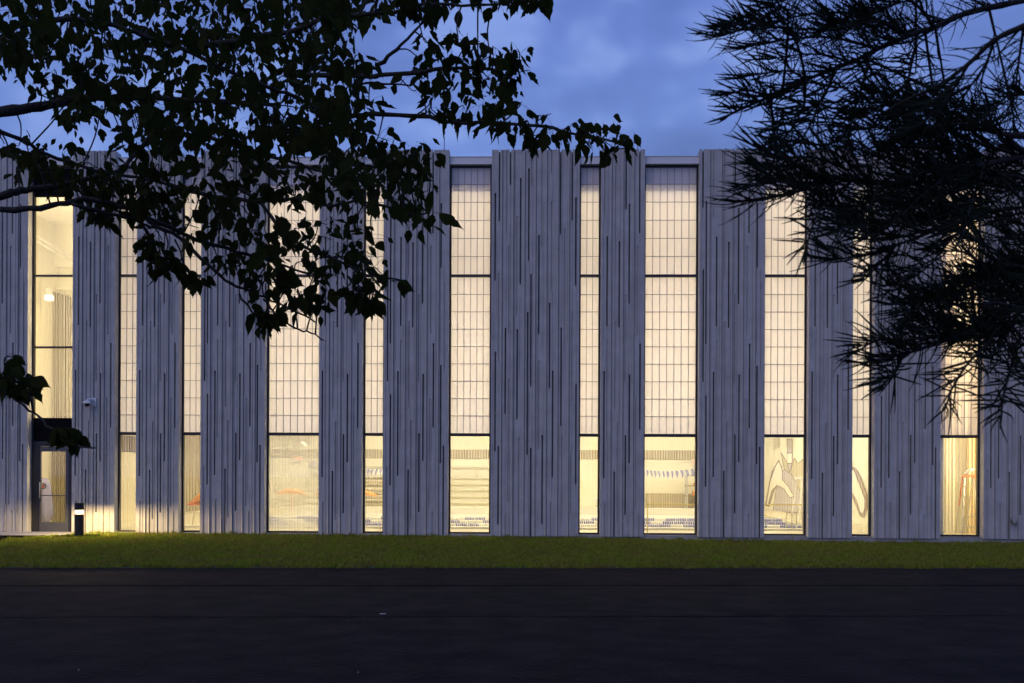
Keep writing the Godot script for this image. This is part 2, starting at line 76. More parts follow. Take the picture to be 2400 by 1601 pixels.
	Vector4(-1.64, 4.78, 17.69, 0.10), Vector4(-2.78, 4.60, 17.48, 0.10), Vector4(-1.34, 4.32, 17.92, 0.10), Vector4(-1.72, 4.19, 17.44, 0.10), Vector4(-1.41, 3.97, 17.85, 0.10), Vector4(-2.11, 3.93, 17.85, 0.10), Vector4(-2.45, 4.39, 17.57, 0.10), Vector4(-1.61, 4.48, 17.62, 0.10)
]
var more_leaf_spots := [
	Vector4(-1.11, 3.91, 17.96, 0.10), Vector4(-2.18, 3.81, 17.58, 0.10), Vector4(-1.68, 3.95, 17.93, 0.10), Vector4(-2.23, 4.39, 17.86, 0.10), Vector4(-2.44, 3.79, 17.70, 0.10), Vector4(-2.61, 4.18, 17.78, 0.10), Vector4(-1.59, 4.33, 17.66, 0.10), Vector4(-2.35, 4.26, 17.45, 0.10),
	Vector4(-2.29, 3.69, 18.37, 0.09), Vector4(-2.04, 4.00, 18.08, 0.09), Vector4(-1.55, 3.80, 17.97, 0.10), Vector4(-1.96, 4.38, 17.67, 0.10), Vector4(-2.86, 4.63, 17.57, 0.10), Vector4(-2.22, 4.26, 17.62, 0.10), Vector4(-3.32, 4.52, 18.15, 0.09), Vector4(-2.47, 3.90, 18.27, 0.09),
	Vector4(-1.55, 4.37, 18.37, 0.09), Vector4(-1.10, 3.89, 18.23, 0.09), Vector4(-2.31, 4.47, 18.34, 0.09), Vector4(-1.52, 4.57, 17.86, 0.10), Vector4(-2.38, 4.67, 17.67, 0.10), Vector4(-1.28, 3.90, 17.95, 0.10), Vector4(-2.37, 4.54, 17.90, 0.10), Vector4(-0.01, 3.91, 19.40, 0.07),
	Vector4(-0.62, 3.76, 19.51, 0.07), Vector4(-0.41, 4.06, 19.12, 0.08), Vector4(-0.19, 3.75, 19.54, 0.07), Vector4(-0.51, 3.99, 19.26, 0.08), Vector4(-0.14, 3.76, 19.70, 0.07), Vector4(-0.33, 4.07, 18.99, 0.08), Vector4(-0.09, 4.01, 19.06, 0.08), Vector4(-0.73, 3.79, 19.64, 0.07),
	Vector4(-0.78, 4.00, 19.06, 0.08), Vector4(0.01, 3.85, 19.36, 0.07), Vector4(-0.59, 3.74, 19.74, 0.07), Vector4(-0.48, 4.06, 18.95, 0.08), Vector4(-0.52, 3.73, 19.53, 0.07), Vector4(-0.22, 3.75, 19.74, 0.07), Vector4(-0.25, 3.82, 19.45, 0.07), Vector4(-0.49, 4.17, 18.86, 0.08),
	Vector4(-0.56, 3.89, 19.32, 0.07), Vector4(-0.57, 3.73, 19.66, 0.07), Vector4(-0.40, 4.02, 19.04, 0.08), Vector4(-0.07, 4.16, 18.91, 0.08), Vector4(-0.50, 3.72, 19.81, 0.07), Vector4(-0.48, 3.77, 19.48, 0.07), Vector4(-0.03, 4.02, 19.09, 0.08), Vector4(-0.73, 3.94, 19.35, 0.07),
	Vector4(0.04, 4.16, 18.84, 0.08), Vector4(-0.67, 3.68, 18.69, 0.08), Vector4(-0.14, 3.42, 19.45, 0.07), Vector4(-0.12, 3.63, 19.26, 0.07), Vector4(-0.26, 3.55, 19.39, 0.07), Vector4(-0.38, 3.53, 18.86, 0.08), Vector4(-0.14, 3.28, 19.60, 0.07), Vector4(-0.54, 3.64, 18.74, 0.08),
	Vector4(-0.62, 3.82, 18.79, 0.08), Vector4(-0.40, 3.45, 19.52, 0.07), Vector4(-0.42, 3.55, 19.52, 0.07), Vector4(-0.36, 3.63, 19.39, 0.07), Vector4(-0.34, 3.70, 18.66, 0.08), Vector4(-0.39, 3.40, 19.40, 0.07), Vector4(-0.57, 3.78, 18.68, 0.08), Vector4(-0.23, 3.92, 18.68, 0.08),
	Vector4(-0.07, 3.49, 18.98, 0.07), Vector4(-0.07, 3.55, 19.24, 0.07), Vector4(-0.44, 3.42, 19.11, 0.07), Vector4(-0.25, 3.34, 19.39, 0.07), Vector4(-0.55, 3.74, 19.18, 0.07), Vector4(-0.37, 3.69, 19.07, 0.07), Vector4(-0.25, 3.71, 18.79, 0.08), Vector4(-0.14, 3.66, 19.03, 0.07),
	Vector4(-0.62, 3.62, 19.01, 0.07), Vector4(-0.51, 3.38, 19.23, 0.07), Vector4(-0.56, 3.88, 18.74, 0.08), Vector4(-0.10, 3.59, 18.90, 0.08), Vector4(-0.32, 3.79, 19.04, 0.07), Vector4(-0.20, 3.53, 19.43, 0.07), Vector4(-0.46, 3.56, 19.11, 0.07), Vector4(-0.07, 3.61, 19.30, 0.07),
	Vector4(-0.33, 3.64, 19.03, 0.07), Vector4(-0.23, 3.63, 18.81, 0.08), Vector4(-0.23, 3.52, 18.82, 0.08), Vector4(0.34, 3.19, 19.30, 0.07), Vector4(0.07, 3.22, 19.38, 0.07), Vector4(0.17, 3.24, 19.34, 0.07), Vector4(-0.02, 3.26, 19.32, 0.07), Vector4(-0.15, 3.29, 19.19, 0.07),
	Vector4(0.29, 3.31, 19.13, 0.07), Vector4(0.42, 3.14, 19.46, 0.07), Vector4(-0.24, 3.37, 19.07, 0.07), Vector4(-0.10, 3.31, 19.21, 0.07), Vector4(0.20, 3.15, 19.50, 0.07), Vector4(0.03, 3.34, 19.18, 0.07), Vector4(0.37, 3.30, 19.14, 0.07), Vector4(-0.06, 3.30, 19.08, 0.07),
	Vector4(-0.17, 3.24, 19.47, 0.07), Vector4(0.40, 3.14, 19.34, 0.07), Vector4(0.12, 3.18, 19.46, 0.07), Vector4(0.26, 3.16, 19.39, 0.07), Vector4(0.22, 3.22, 19.42, 0.07), Vector4(-0.00, 3.25, 19.21, 0.07), Vector4(-0.56, 3.05, 19.53, 0.06), Vector4(-0.70, 3.22, 19.18, 0.06),
	Vector4(-0.66, 3.02, 19.53, 0.06), Vector4(-0.77, 3.19, 19.24, 0.06), Vector4(-0.49, 3.06, 19.43, 0.06), Vector4(-0.59, 3.16, 19.41, 0.06), Vector4(-0.64, 3.05, 19.37, 0.06), Vector4(-0.64, 3.09, 19.43, 0.06), Vector4(-0.57, 3.22, 19.15, 0.06), Vector4(-1.00, 2.93, 19.65, 0.08),
	Vector4(-0.75, 3.00, 19.79, 0.07), Vector4(-1.13, 3.12, 19.72, 0.08), Vector4(-2.14, 3.06, 19.40, 0.08), Vector4(-0.61, 2.79, 19.75, 0.07), Vector4(-0.52, 2.86, 19.56, 0.08), Vector4(-1.32, 2.98, 19.79, 0.07), Vector4(-1.57, 2.99, 19.80, 0.07), Vector4(-1.17, 3.02, 19.35, 0.08),
	Vector4(-1.80, 2.95, 19.62, 0.08), Vector4(-1.66, 3.24, 19.30, 0.08), Vector4(-1.45, 3.35, 19.06, 0.09), Vector4(-1.30, 2.77, 19.76, 0.07), Vector4(-1.72, 2.94, 19.38, 0.08), Vector4(-2.01, 2.98, 19.45, 0.08), Vector4(-1.70, 2.96, 19.93, 0.07), Vector4(-1.31, 3.09, 19.21, 0.08),
	Vector4(-0.90, 2.99, 19.99, 0.07), Vector4(-0.79, 2.98, 19.28, 0.08), Vector4(-1.07, 3.00, 19.11, 0.09), Vector4(-1.36, 2.92, 20.00, 0.07), Vector4(-0.94, 3.10, 19.09, 0.09), Vector4(-0.62, 2.92, 19.89, 0.07), Vector4(-2.33, 3.05, 19.17, 0.09), Vector4(-1.74, 3.01, 19.54, 0.08),
	Vector4(-1.78, 2.81, 19.72, 0.08), Vector4(-1.21, 3.10, 19.54, 0.08), Vector4(-1.37, 2.93, 19.61, 0.08), Vector4(-2.23, 3.01, 19.63, 0.08), Vector4(-1.34, 2.78, 19.86, 0.07), Vector4(-2.24, 3.01, 19.13, 0.09), Vector4(-0.94, 3.23, 19.34, 0.08), Vector4(-1.48, 2.86, 19.78, 0.07),
	Vector4(-1.00, 2.91, 20.00, 0.07), Vector4(-1.11, 2.91, 19.40, 0.08), Vector4(-1.84, 3.32, 19.20, 0.08), Vector4(-0.44, 2.65, 20.00, 0.07), Vector4(-1.33, 2.96, 19.39, 0.08), Vector4(-0.56, 2.90, 19.79, 0.07), Vector4(-0.82, 2.80, 19.57, 0.08), Vector4(-0.94, 3.04, 19.52, 0.08),
	Vector4(-1.72, 3.09, 19.64, 0.08), Vector4(-1.59, 3.32, 19.12, 0.09), Vector4(-1.32, 2.99, 19.10, 0.09), Vector4(-2.01, 2.94, 19.89, 0.07), Vector4(-1.19, 2.89, 19.95, 0.07), Vector4(-2.17, 3.19, 19.12, 0.09), Vector4(-1.81, 2.94, 19.42, 0.08), Vector4(-0.69, 3.09, 19.68, 0.08),
	Vector4(-1.42, 2.93, 19.73, 0.08), Vector4(-1.19, 3.28, 19.15, 0.09), Vector4(-1.69, 3.01, 19.10, 0.09), Vector4(-0.80, 3.09, 19.10, 0.09), Vector4(-0.73, 2.75, 20.01, 0.07), Vector4(-0.92, 3.29, 18.28, 0.10), Vector4(-1.90, 3.43, 18.73, 0.09), Vector4(-2.12, 3.55, 17.99, 0.11),
	Vector4(-1.94, 3.35, 18.32, 0.10), Vector4(-1.78, 3.36, 17.95, 0.11), Vector4(-1.08, 3.73, 18.04, 0.11), Vector4(-0.73, 3.24, 18.42, 0.10), Vector4(-0.82, 3.48, 18.09, 0.10), Vector4(-1.04, 3.31, 18.72, 0.09), Vector4(-2.97, 3.49, 18.21, 0.10), Vector4(-1.18, 3.10, 18.67, 0.09),
	Vector4(-0.76, 3.18, 18.08, 0.10), Vector4(-1.40, 3.24, 18.87, 0.09), Vector4(-2.67, 3.29, 18.61, 0.10), Vector4(-2.01, 3.16, 18.77, 0.09), Vector4(-1.14, 3.39, 18.88, 0.09), Vector4(-2.61, 3.40, 18.35, 0.10), Vector4(-2.43, 3.17, 18.67, 0.09), Vector4(-1.07, 3.14, 18.64, 0.09),
	Vector4(-1.54, 3.58, 18.37, 0.10), Vector4(-1.57, 3.36, 18.95, 0.09), Vector4(-2.47, 3.56, 17.89, 0.11), Vector4(-1.25, 3.07, 18.98, 0.09), Vector4(-2.18, 3.51, 18.37, 0.10), Vector4(-1.80, 3.33, 18.25, 0.10), Vector4(-2.21, 3.07, 18.87, 0.09), Vector4(-1.34, 3.47, 18.36, 0.10),
	Vector4(-1.96, 3.25, 18.74, 0.09), Vector4(-2.33, 3.42, 18.52, 0.10), Vector4(-1.97, 3.68, 18.15, 0.10), Vector4(-1.52, 3.22, 18.43, 0.10), Vector4(-1.87, 3.50, 18.30, 0.10), Vector4(-2.49, 3.71, 17.89, 0.11), Vector4(-1.61, 3.40, 18.53, 0.10), Vector4(-1.31, 3.37, 18.32, 0.10),
	Vector4(-1.90, 3.19, 18.31, 0.10), Vector4(-0.78, 3.04, 18.77, 0.09), Vector4(-2.64, 3.46, 17.97, 0.11), Vector4(-1.74, 3.16, 18.44, 0.10), Vector4(-0.99, 3.18, 18.14, 0.10), Vector4(-1.97, 3.15, 18.51, 0.10), Vector4(-1.02, 3.40, 18.97, 0.09), Vector4(-1.00, 3.45, 18.13, 0.10),
	Vector4(-2.49, 3.41, 18.02, 0.11), Vector4(-1.55, 3.55, 17.84, 0.11), Vector4(-2.69, 3.43, 18.50, 0.10), Vector4(-0.83, 3.32, 18.91, 0.09), Vector4(-1.93, 3.40, 19.00, 0.09), Vector4(-1.44, 3.68, 18.14, 0.10), Vector4(-2.25, 3.16, 18.46, 0.10), Vector4(-2.81, 3.33, 18.09, 0.10),
	Vector4(-0.73, 3.31, 17.97, 0.11), Vector4(-1.88, 3.57, 17.91, 0.11), Vector4(-0.90, 3.39, 18.32, 0.10), Vector4(-0.80, 2.73, 19.15, 0.09), Vector4(-1.16, 2.77, 18.68, 0.09), Vector4(-1.26, 2.87, 18.90, 0.09), Vector4(-1.23, 2.78, 19.42, 0.08), Vector4(-0.87, 2.54, 18.86, 0.09),
	Vector4(-1.02, 2.49, 19.21, 0.08), Vector4(-1.55, 2.83, 18.86, 0.09), Vector4(-1.12, 3.00, 18.49, 0.10), Vector4(-1.30, 2.75, 18.64, 0.09), Vector4(-0.91, 2.56, 19.12, 0.09), Vector4(-0.77, 2.57, 19.36, 0.08), Vector4(-1.56, 2.90, 19.11, 0.09), Vector4(-1.23, 2.61, 19.58, 0.08),
	Vector4(-0.98, 2.83, 18.74, 0.09), Vector4(-0.71, 2.55, 19.12, 0.09), Vector4(-1.13, 2.84, 18.85, 0.09), Vector4(-1.61, 3.04, 18.60, 0.10), Vector4(-1.08, 2.56, 19.23, 0.08), Vector4(-1.72, 2.87, 18.71, 0.09), Vector4(-1.38, 2.84, 18.66, 0.09), Vector4(-1.01, 2.56, 18.79, 0.09),
	Vector4(-1.40, 2.73, 19.47, 0.08), Vector4(-1.19, 2.80, 19.00, 0.09), Vector4(-1.40, 2.80, 19.16, 0.09), Vector4(-0.92, 2.65, 19.45, 0.08), Vector4(-1.31, 2.82, 19.34, 0.08), Vector4(-1.51, 2.94, 18.56, 0.10), Vector4(-0.99, 2.75, 18.73, 0.09), Vector4(-0.91, 2.77, 18.82, 0.09),
	Vector4(-0.75, 2.50, 19.38, 0.08), Vector4(-0.88, 2.54, 19.59, 0.08), Vector4(-1.60, 2.85, 19.10, 0.09), Vector4(-0.98, 2.55, 18.51, 0.10), Vector4(-0.86, 2.79, 19.26, 0.08), Vector4(-1.15, 2.70, 18.59, 0.10), Vector4(-1.33, 2.66, 19.43, 0.08), Vector4(-1.29, 2.82, 18.99, 0.09),
	Vector4(-1.15, 2.92, 18.80, 0.09), Vector4(-1.25, 2.56, 19.36, 0.07), Vector4(-1.24, 2.55, 19.01, 0.07), Vector4(-1.29, 2.50, 19.33, 0.07), Vector4(-1.56, 2.67, 19.04, 0.07), Vector4(-1.48, 2.62, 18.92, 0.07), Vector4(-1.18, 2.46, 19.07, 0.07), Vector4(-1.34, 2.62, 19.30, 0.07),
	Vector4(-1.08, 2.42, 19.16, 0.07), Vector4(-1.33, 2.61, 18.86, 0.07), Vector4(-1.63, 2.70, 19.01, 0.07), Vector4(-1.38, 2.60, 19.05, 0.07), Vector4(-1.17, 2.43, 19.37, 0.07), Vector4(-1.52, 2.63, 18.96, 0.07), Vector4(-1.26, 2.50, 19.19, 0.07), Vector4(-1.20, 2.52, 19.01, 0.07),
	Vector4(-1.44, 2.63, 19.28, 0.07), Vector4(-1.27, 2.61, 19.33, 0.07), Vector4(-1.38, 2.60, 19.31, 0.07), Vector4(-2.05, 2.81, 18.94, 0.06), Vector4(-1.87, 2.77, 19.17, 0.06), Vector4(-1.95, 2.73, 19.03, 0.06), Vector4(-1.99, 2.79, 18.96, 0.06), Vector4(-1.92, 2.65, 19.09, 0.06),
	Vector4(-1.82, 2.66, 19.22, 0.05), Vector4(-1.91, 2.62, 19.05, 0.06), Vector4(-2.00, 2.71, 18.98, 0.06), Vector4(-1.83, 2.63, 19.19, 0.06), Vector4(-1.72, 2.58, 19.13, 0.05), Vector4(-1.70, 2.58, 19.08, 0.05), Vector4(-1.74, 2.59, 19.17, 0.05), Vector4(-2.18, 2.88, 19.17, 0.06),
	Vector4(-2.07, 2.88, 19.21, 0.06), Vector4(-2.17, 2.92, 19.08, 0.06), Vector4(-2.18, 2.88, 19.25, 0.05), Vector4(-2.11, 2.83, 19.25, 0.05), Vector4(-2.04, 3.01, 18.86, 0.08), Vector4(-1.69, 2.79, 19.48, 0.07), Vector4(-2.27, 3.00, 19.21, 0.08), Vector4(-2.24, 3.02, 18.98, 0.08),
	Vector4(-1.86, 2.91, 19.47, 0.07), Vector4(-1.77, 2.85, 19.07, 0.08), Vector4(-2.02, 2.91, 19.18, 0.08), Vector4(-2.02, 2.99, 19.31, 0.07), Vector4(-2.12, 2.95, 19.09, 0.08), Vector4(-2.28, 3.07, 19.01, 0.08), Vector4(-1.92, 2.90, 19.07, 0.08), Vector4(-2.20, 2.93, 19.21, 0.08),
	Vector4(-1.98, 2.94, 19.31, 0.07), Vector4(-1.87, 2.95, 19.11, 0.08), Vector4(-1.53, 2.68, 19.61, 0.07), Vector4(-1.85, 2.94, 19.34, 0.07), Vector4(-2.66, 3.28, 19.02, 0.08), Vector4(-2.29, 3.01, 19.56, 0.07), Vector4(-2.54, 3.17, 19.40, 0.07), Vector4(-2.56, 3.13, 19.21, 0.08),
	Vector4(-2.48, 3.08, 19.47, 0.07), Vector4(-2.36, 3.08, 19.50, 0.07), Vector4(-1.32, 2.33, 19.23, 0.05), Vector4(-1.33, 2.39, 19.29, 0.05), Vector4(-1.31, 2.37, 19.25, 0.05), Vector4(-1.26, 2.34, 19.32, 0.05), Vector4(-0.79, 2.44, 19.19, 0.05), Vector4(-0.85, 2.46, 19.18, 0.05),
	Vector4(-0.86, 2.42, 19.13, 0.05), Vector4(-0.86, 2.47, 19.28, 0.05), Vector4(-1.89, 1.97, 20.46, 0.04), Vector4(-1.90, 1.94, 20.58, 0.04), Vector4(-1.89, 1.91, 20.50, 0.04), Vector4(-1.86, 1.99, 20.61, 0.04), Vector4(-1.84, 1.92, 20.51, 0.04), Vector4(-1.80, 1.92, 20.66, 0.04),
	Vector4(-1.65, 1.72, 20.55, 0.02), Vector4(-1.66, 1.74, 20.62, 0.02), Vector4(-1.67, 1.74, 20.54, 0.02), Vector4(-0.78, 3.16, 20.78, 0.07), Vector4(-0.74, 3.34, 20.26, 0.08), Vector4(-0.74, 3.41, 20.31, 0.08), Vector4(-0.72, 3.10, 20.79, 0.07), Vector4(-0.79, 3.13, 20.70, 0.07),
	Vector4(-0.83, 3.39, 20.29, 0.08), Vector4(-0.85, 3.37, 20.45, 0.08), Vector4(-0.80, 3.42, 20.36, 0.08), Vector4(-0.74, 2.71, 20.45, 0.08), Vector4(-0.63, 2.65, 20.51, 0.08), Vector4(-0.61, 2.68, 20.61, 0.07), Vector4(-0.65, 2.60, 20.67, 0.07), Vector4(-0.39, 2.55, 20.79, 0.06)
]
var bough_lines := [
	[0.011, 0.0022, 0.3, [Vector3(1.278, 2.759, 21.673), Vector3(1.140, 2.701, 21.711), Vector3(0.993, 2.654, 21.749), Vector3(0.904, 2.605, 21.786), Vector3(0.835, 2.571, 21.822), Vector3(0.750, 2.524, 21.859), Vector3(0.680, 2.480, 21.895), Vector3(0.574, 2.428, 21.933), Vector3(0.488, 2.379, 21.969), Vector3(0.422, 2.339, 22.006), Vector3(0.388, 2.313, 22.041)]],
	[0.0028, 0.0016, 0, [Vector3(0.484, 2.372, 21.989), Vector3(0.426, 2.364, 22.041), Vector3(0.374, 2.336, 22.092)]],
	[0.003, 0.0016, 0, [Vector3(0.559, 2.406, 21.988), Vector3(0.518, 2.413, 22.015), Vector3(0.459, 2.397, 22.043), Vector3(0.407, 2.378, 22.071)]],
	[0.004, 0.0016, 0, [Vector3(0.724, 2.492, 21.934), Vector3(0.612, 2.493, 21.987), Vector3(0.511, 2.467, 22.039), Vector3(0.402, 2.429, 22.091)]],
	[0.004, 0.0016, 0, [Vector3(0.812, 2.544, 21.883), Vector3(0.717, 2.571, 21.910), Vector3(0.609, 2.568, 21.937), Vector3(0.504, 2.539, 21.964), Vector3(0.445, 2.517, 21.990)]],
	[0.004, 0.0016, 0, [Vector3(0.864, 2.562, 21.881), Vector3(0.798, 2.608, 21.908), Vector3(0.672, 2.613, 21.935), Vector3(0.557, 2.591, 21.963), Vector3(0.480, 2.557, 21.990)]],
	[0.003, 0.0014, 0, [Vector3(0.484, 2.372, 21.989), Vector3(0.473, 2.297, 22.065), Vector3(0.460, 2.225, 22.140)]],
	[0.003, 0.0014, 0, [Vector3(0.559, 2.406, 21.988), Vector3(0.535, 2.326, 22.055), Vector3(0.490, 2.252, 22.123), Vector3(0.445, 2.197, 22.190)]],
	[0.0035, 0.0016, 0, [Vector3(0.827, 2.541, 21.882), Vector3(0.785, 2.436, 21.950), Vector3(0.742, 2.339, 22.017), Vector3(0.699, 2.256, 22.085)]],
	[0.0035, 0.0015, 0, [Vector3(0.708, 2.478, 21.935), Vector3(0.666, 2.380, 22.002), Vector3(0.625, 2.286, 22.070), Vector3(0.595, 2.214, 22.137)]],
	[0.003, 0.0015, 0, [Vector3(0.621, 2.426, 21.987), Vector3(0.565, 2.330, 22.088), Vector3(0.512, 2.244, 22.189)]],
	[0.003, 0.0015, 0, [Vector3(0.651, 2.442, 21.986), Vector3(0.598, 2.449, 22.004), Vector3(0.542, 2.444, 22.022), Vector3(0.469, 2.426, 22.040)]],
	[0.003, 0.0015, 0, [Vector3(0.812, 2.544, 21.883), Vector3(0.708, 2.527, 21.985), Vector3(0.615, 2.472, 22.087), Vector3(0.527, 2.414, 22.189)]],
	[0.007, 0.002, 0.473684, [Vector3(0.834, 2.316, 22.482), Vector3(0.772, 2.304, 22.450), Vector3(0.740, 2.296, 22.417), Vector3(0.714, 2.272, 22.385), Vector3(0.679, 2.250, 22.352), Vector3(0.642, 2.240, 22.320), Vector3(0.614, 2.230, 22.287)]],
	[0.003, 0.0015, 0, [Vector3(0.756, 2.311, 22.384), Vector3(0.758, 2.286, 22.350), Vector3(0.744, 2.256, 22.317), Vector3(0.737, 2.232, 22.284)]],
	[0.003, 0.0015, 0, [Vector3(0.780, 2.311, 22.433), Vector3(0.786, 2.276, 22.408), Vector3(0.792, 2.237, 22.383)]],
	[0.003, 0.0015, 0, [Vector3(0.714, 2.272, 22.385), Vector3(0.694, 2.229, 22.352), Vector3(0.664, 2.197, 22.319), Vector3(0.648, 2.187, 22.286)]],
	[0.009, 0.002, 0.394737, [Vector3(1.074, 2.232, 22.077), Vector3(0.943, 2.208, 22.108), Vector3(0.857, 2.185, 22.137), Vector3(0.780, 2.162, 22.167), Vector3(0.690, 2.130, 22.196), Vector3(0.610, 2.127, 22.226), Vector3(0.528, 2.123, 22.255), Vector3(0.477, 2.096, 22.284), Vector3(0.427, 2.077, 22.313), Vector3(0.341, 2.057, 22.342)]],
	[0.003, 0.0014, 0, [Vector3(0.544, 2.128, 22.238), Vector3(0.519, 2.085, 22.276), Vector3(0.488, 2.042, 22.314), Vector3(0.465, 1.999, 22.352), Vector3(0.448, 1.959, 22.390)]],
	[0.003, 0.0014, 0, [Vector3(0.567, 2.142, 22.238), Vector3(0.509, 2.158, 22.256), Vector3(0.451, 2.153, 22.274), Vector3(0.391, 2.132, 22.291)]],
	[0.003, 0.0014, 0, [Vector3(0.606, 2.123, 22.237), Vector3(0.539, 2.167, 22.255), Vector3(0.488, 2.181, 22.273), Vector3(0.446, 2.171, 22.290)]],
	[0.003, 0.0014, 0, [Vector3(0.694, 2.133, 22.185), Vector3(0.636, 2.158, 22.236), Vector3(0.566, 2.164, 22.288), Vector3(0.513, 2.162, 22.339)]],
	[0.003, 0.0014, 0, [Vector3(0.476, 2.094, 22.290), Vector3(0.438, 2.094, 22.324), Vector3(0.393, 2.088, 22.358), Vector3(0.350, 2.067, 22.392)]],
	[0.003, 0.0014, 0, [Vector3(0.621, 2.121, 22.237), Vector3(0.583, 2.063, 22.304), Vector3(0.531, 2.016, 22.372), Vector3(0.482, 1.982, 22.440)]],
	[0.004, 0.0016, 0, [Vector3(0.773, 2.157, 22.183), Vector3(0.706, 2.104, 22.235), Vector3(0.648, 2.053, 22.286), Vector3(0.586, 2.010, 22.337), Vector3(0.533, 1.984, 22.388)]],
	[0.004, 0.0016, 0, [Vector3(0.882, 2.202, 22.081), Vector3(0.795, 2.209, 22.150), Vector3(0.704, 2.194, 22.218), Vector3(0.625, 2.164, 22.287)]],
	[0.004, 0.0016, 0, [Vector3(0.957, 2.217, 22.080), Vector3(0.883, 2.261, 22.114), Vector3(0.803, 2.257, 22.149), Vector3(0.733, 2.237, 22.184)]],
	[0.003, 0.0015, 0, [Vector3(0.813, 2.155, 22.233), Vector3(0.775, 2.098, 22.283), Vector3(0.738, 2.040, 22.334), Vector3(0.705, 1.984, 22.385)]],
	[0.005, 0.0016, 0.315789, [Vector3(1.058, 2.132, 22.077), Vector3(0.941, 2.110, 22.113), Vector3(0.844, 2.089, 22.149), Vector3(0.750, 2.052, 22.184), Vector3(0.658, 2.012, 22.219), Vector3(0.578, 1.985, 22.254), Vector3(0.507, 1.968, 22.289)]],
	[0.0028, 0.0012, 0.315789, [Vector3(0.762, 2.042, 22.184), Vector3(0.699, 1.986, 22.252), Vector3(0.643, 1.941, 22.319), Vector3(0.590, 1.894, 22.387)]],
	[0.003, 0.0014, 0, [Vector3(0.652, 2.008, 22.236), Vector3(0.604, 1.963, 22.287), Vector3(0.557, 1.927, 22.338)]],
	[0.003, 0.0014, 0, [Vector3(0.828, 2.080, 22.182), Vector3(0.759, 2.024, 22.217), Vector3(0.707, 1.970, 22.251), Vector3(0.664, 1.941, 22.286)]],
	[0.006, 0.0016, 0.0947368, [Vector3(1.058, 2.024, 22.077), Vector3(0.938, 1.990, 22.120), Vector3(0.862, 1.962, 22.162), Vector3(0.781, 1.928, 22.203), Vector3(0.695, 1.907, 22.245), Vector3(0.623, 1.894, 22.287)]],
	[0.003, 0.0014, 0, [Vector3(0.742, 1.922, 22.184), Vector3(0.690, 1.935, 22.218), Vector3(0.639, 1.934, 22.253), Vector3(0.612, 1.924, 22.287)]],
	[0.003, 0.0014, 0, [Vector3(0.853, 1.958, 22.182), Vector3(0.813, 1.989, 22.199), Vector3(0.775, 2.001, 22.217), Vector3(0.729, 1.997, 22.234)]],
	[0.003, 0.0014, 0, [Vector3(0.790, 1.931, 22.183), Vector3(0.729, 1.890, 22.234), Vector3(0.671, 1.863, 22.286)]],
	[0.007, 0.0018, 0.0789474, [Vector3(1.030, 1.964, 22.128), Vector3(0.912, 1.924, 22.172), Vector3(0.837, 1.876, 22.215), Vector3(0.757, 1.844, 22.259), Vector3(0.680, 1.816, 22.302), Vector3(0.613, 1.796, 22.345), Vector3(0.541, 1.780, 22.388)]],
	[0.003, 0.0014, 0, [Vector3(0.637, 1.804, 22.336), Vector3(0.595, 1.823, 22.354), Vector3(0.561, 1.814, 22.371), Vector3(0.530, 1.795, 22.389)]],
	[0.003, 0.0014, 0, [Vector3(0.630, 1.800, 22.336), Vector3(0.594, 1.766, 22.387), Vector3(0.558, 1.737, 22.438)]],
	[0.003, 0.0014, 0, [Vector3(0.746, 1.841, 22.284), Vector3(0.688, 1.844, 22.335), Vector3(0.632, 1.833, 22.386)]],
	[0.005, 0.0016, 0, [Vector3(0.971, 1.891, 22.179), Vector3(0.879, 1.844, 22.231), Vector3(0.836, 1.785, 22.282), Vector3(0.798, 1.729, 22.333), Vector3(0.770, 1.686, 22.384)]],
	[0.004, 0.0014, 0, [Vector3(0.852, 1.883, 22.232), Vector3(0.797, 1.824, 22.270), Vector3(0.750, 1.789, 22.309), Vector3(0.708, 1.745, 22.347), Vector3(0.678, 1.703, 22.385)]],
	[0.005, 0.0016, 0, [Vector3(1.041, 2.057, 22.078), Vector3(0.958, 2.016, 22.113), Vector3(0.893, 1.928, 22.148), Vector3(0.853, 1.851, 22.182)]],
	[0.005, 0.0016, 0, [Vector3(1.069, 1.984, 22.027), Vector3(0.992, 1.955, 22.045), Vector3(0.950, 1.909, 22.063), Vector3(0.913, 1.857, 22.080)]],
	[0.0032, 0.0014, 0, [Vector3(0.969, 2.413, 21.702), Vector3(0.878, 2.377, 21.764), Vector3(0.791, 2.324, 21.825)]],
]
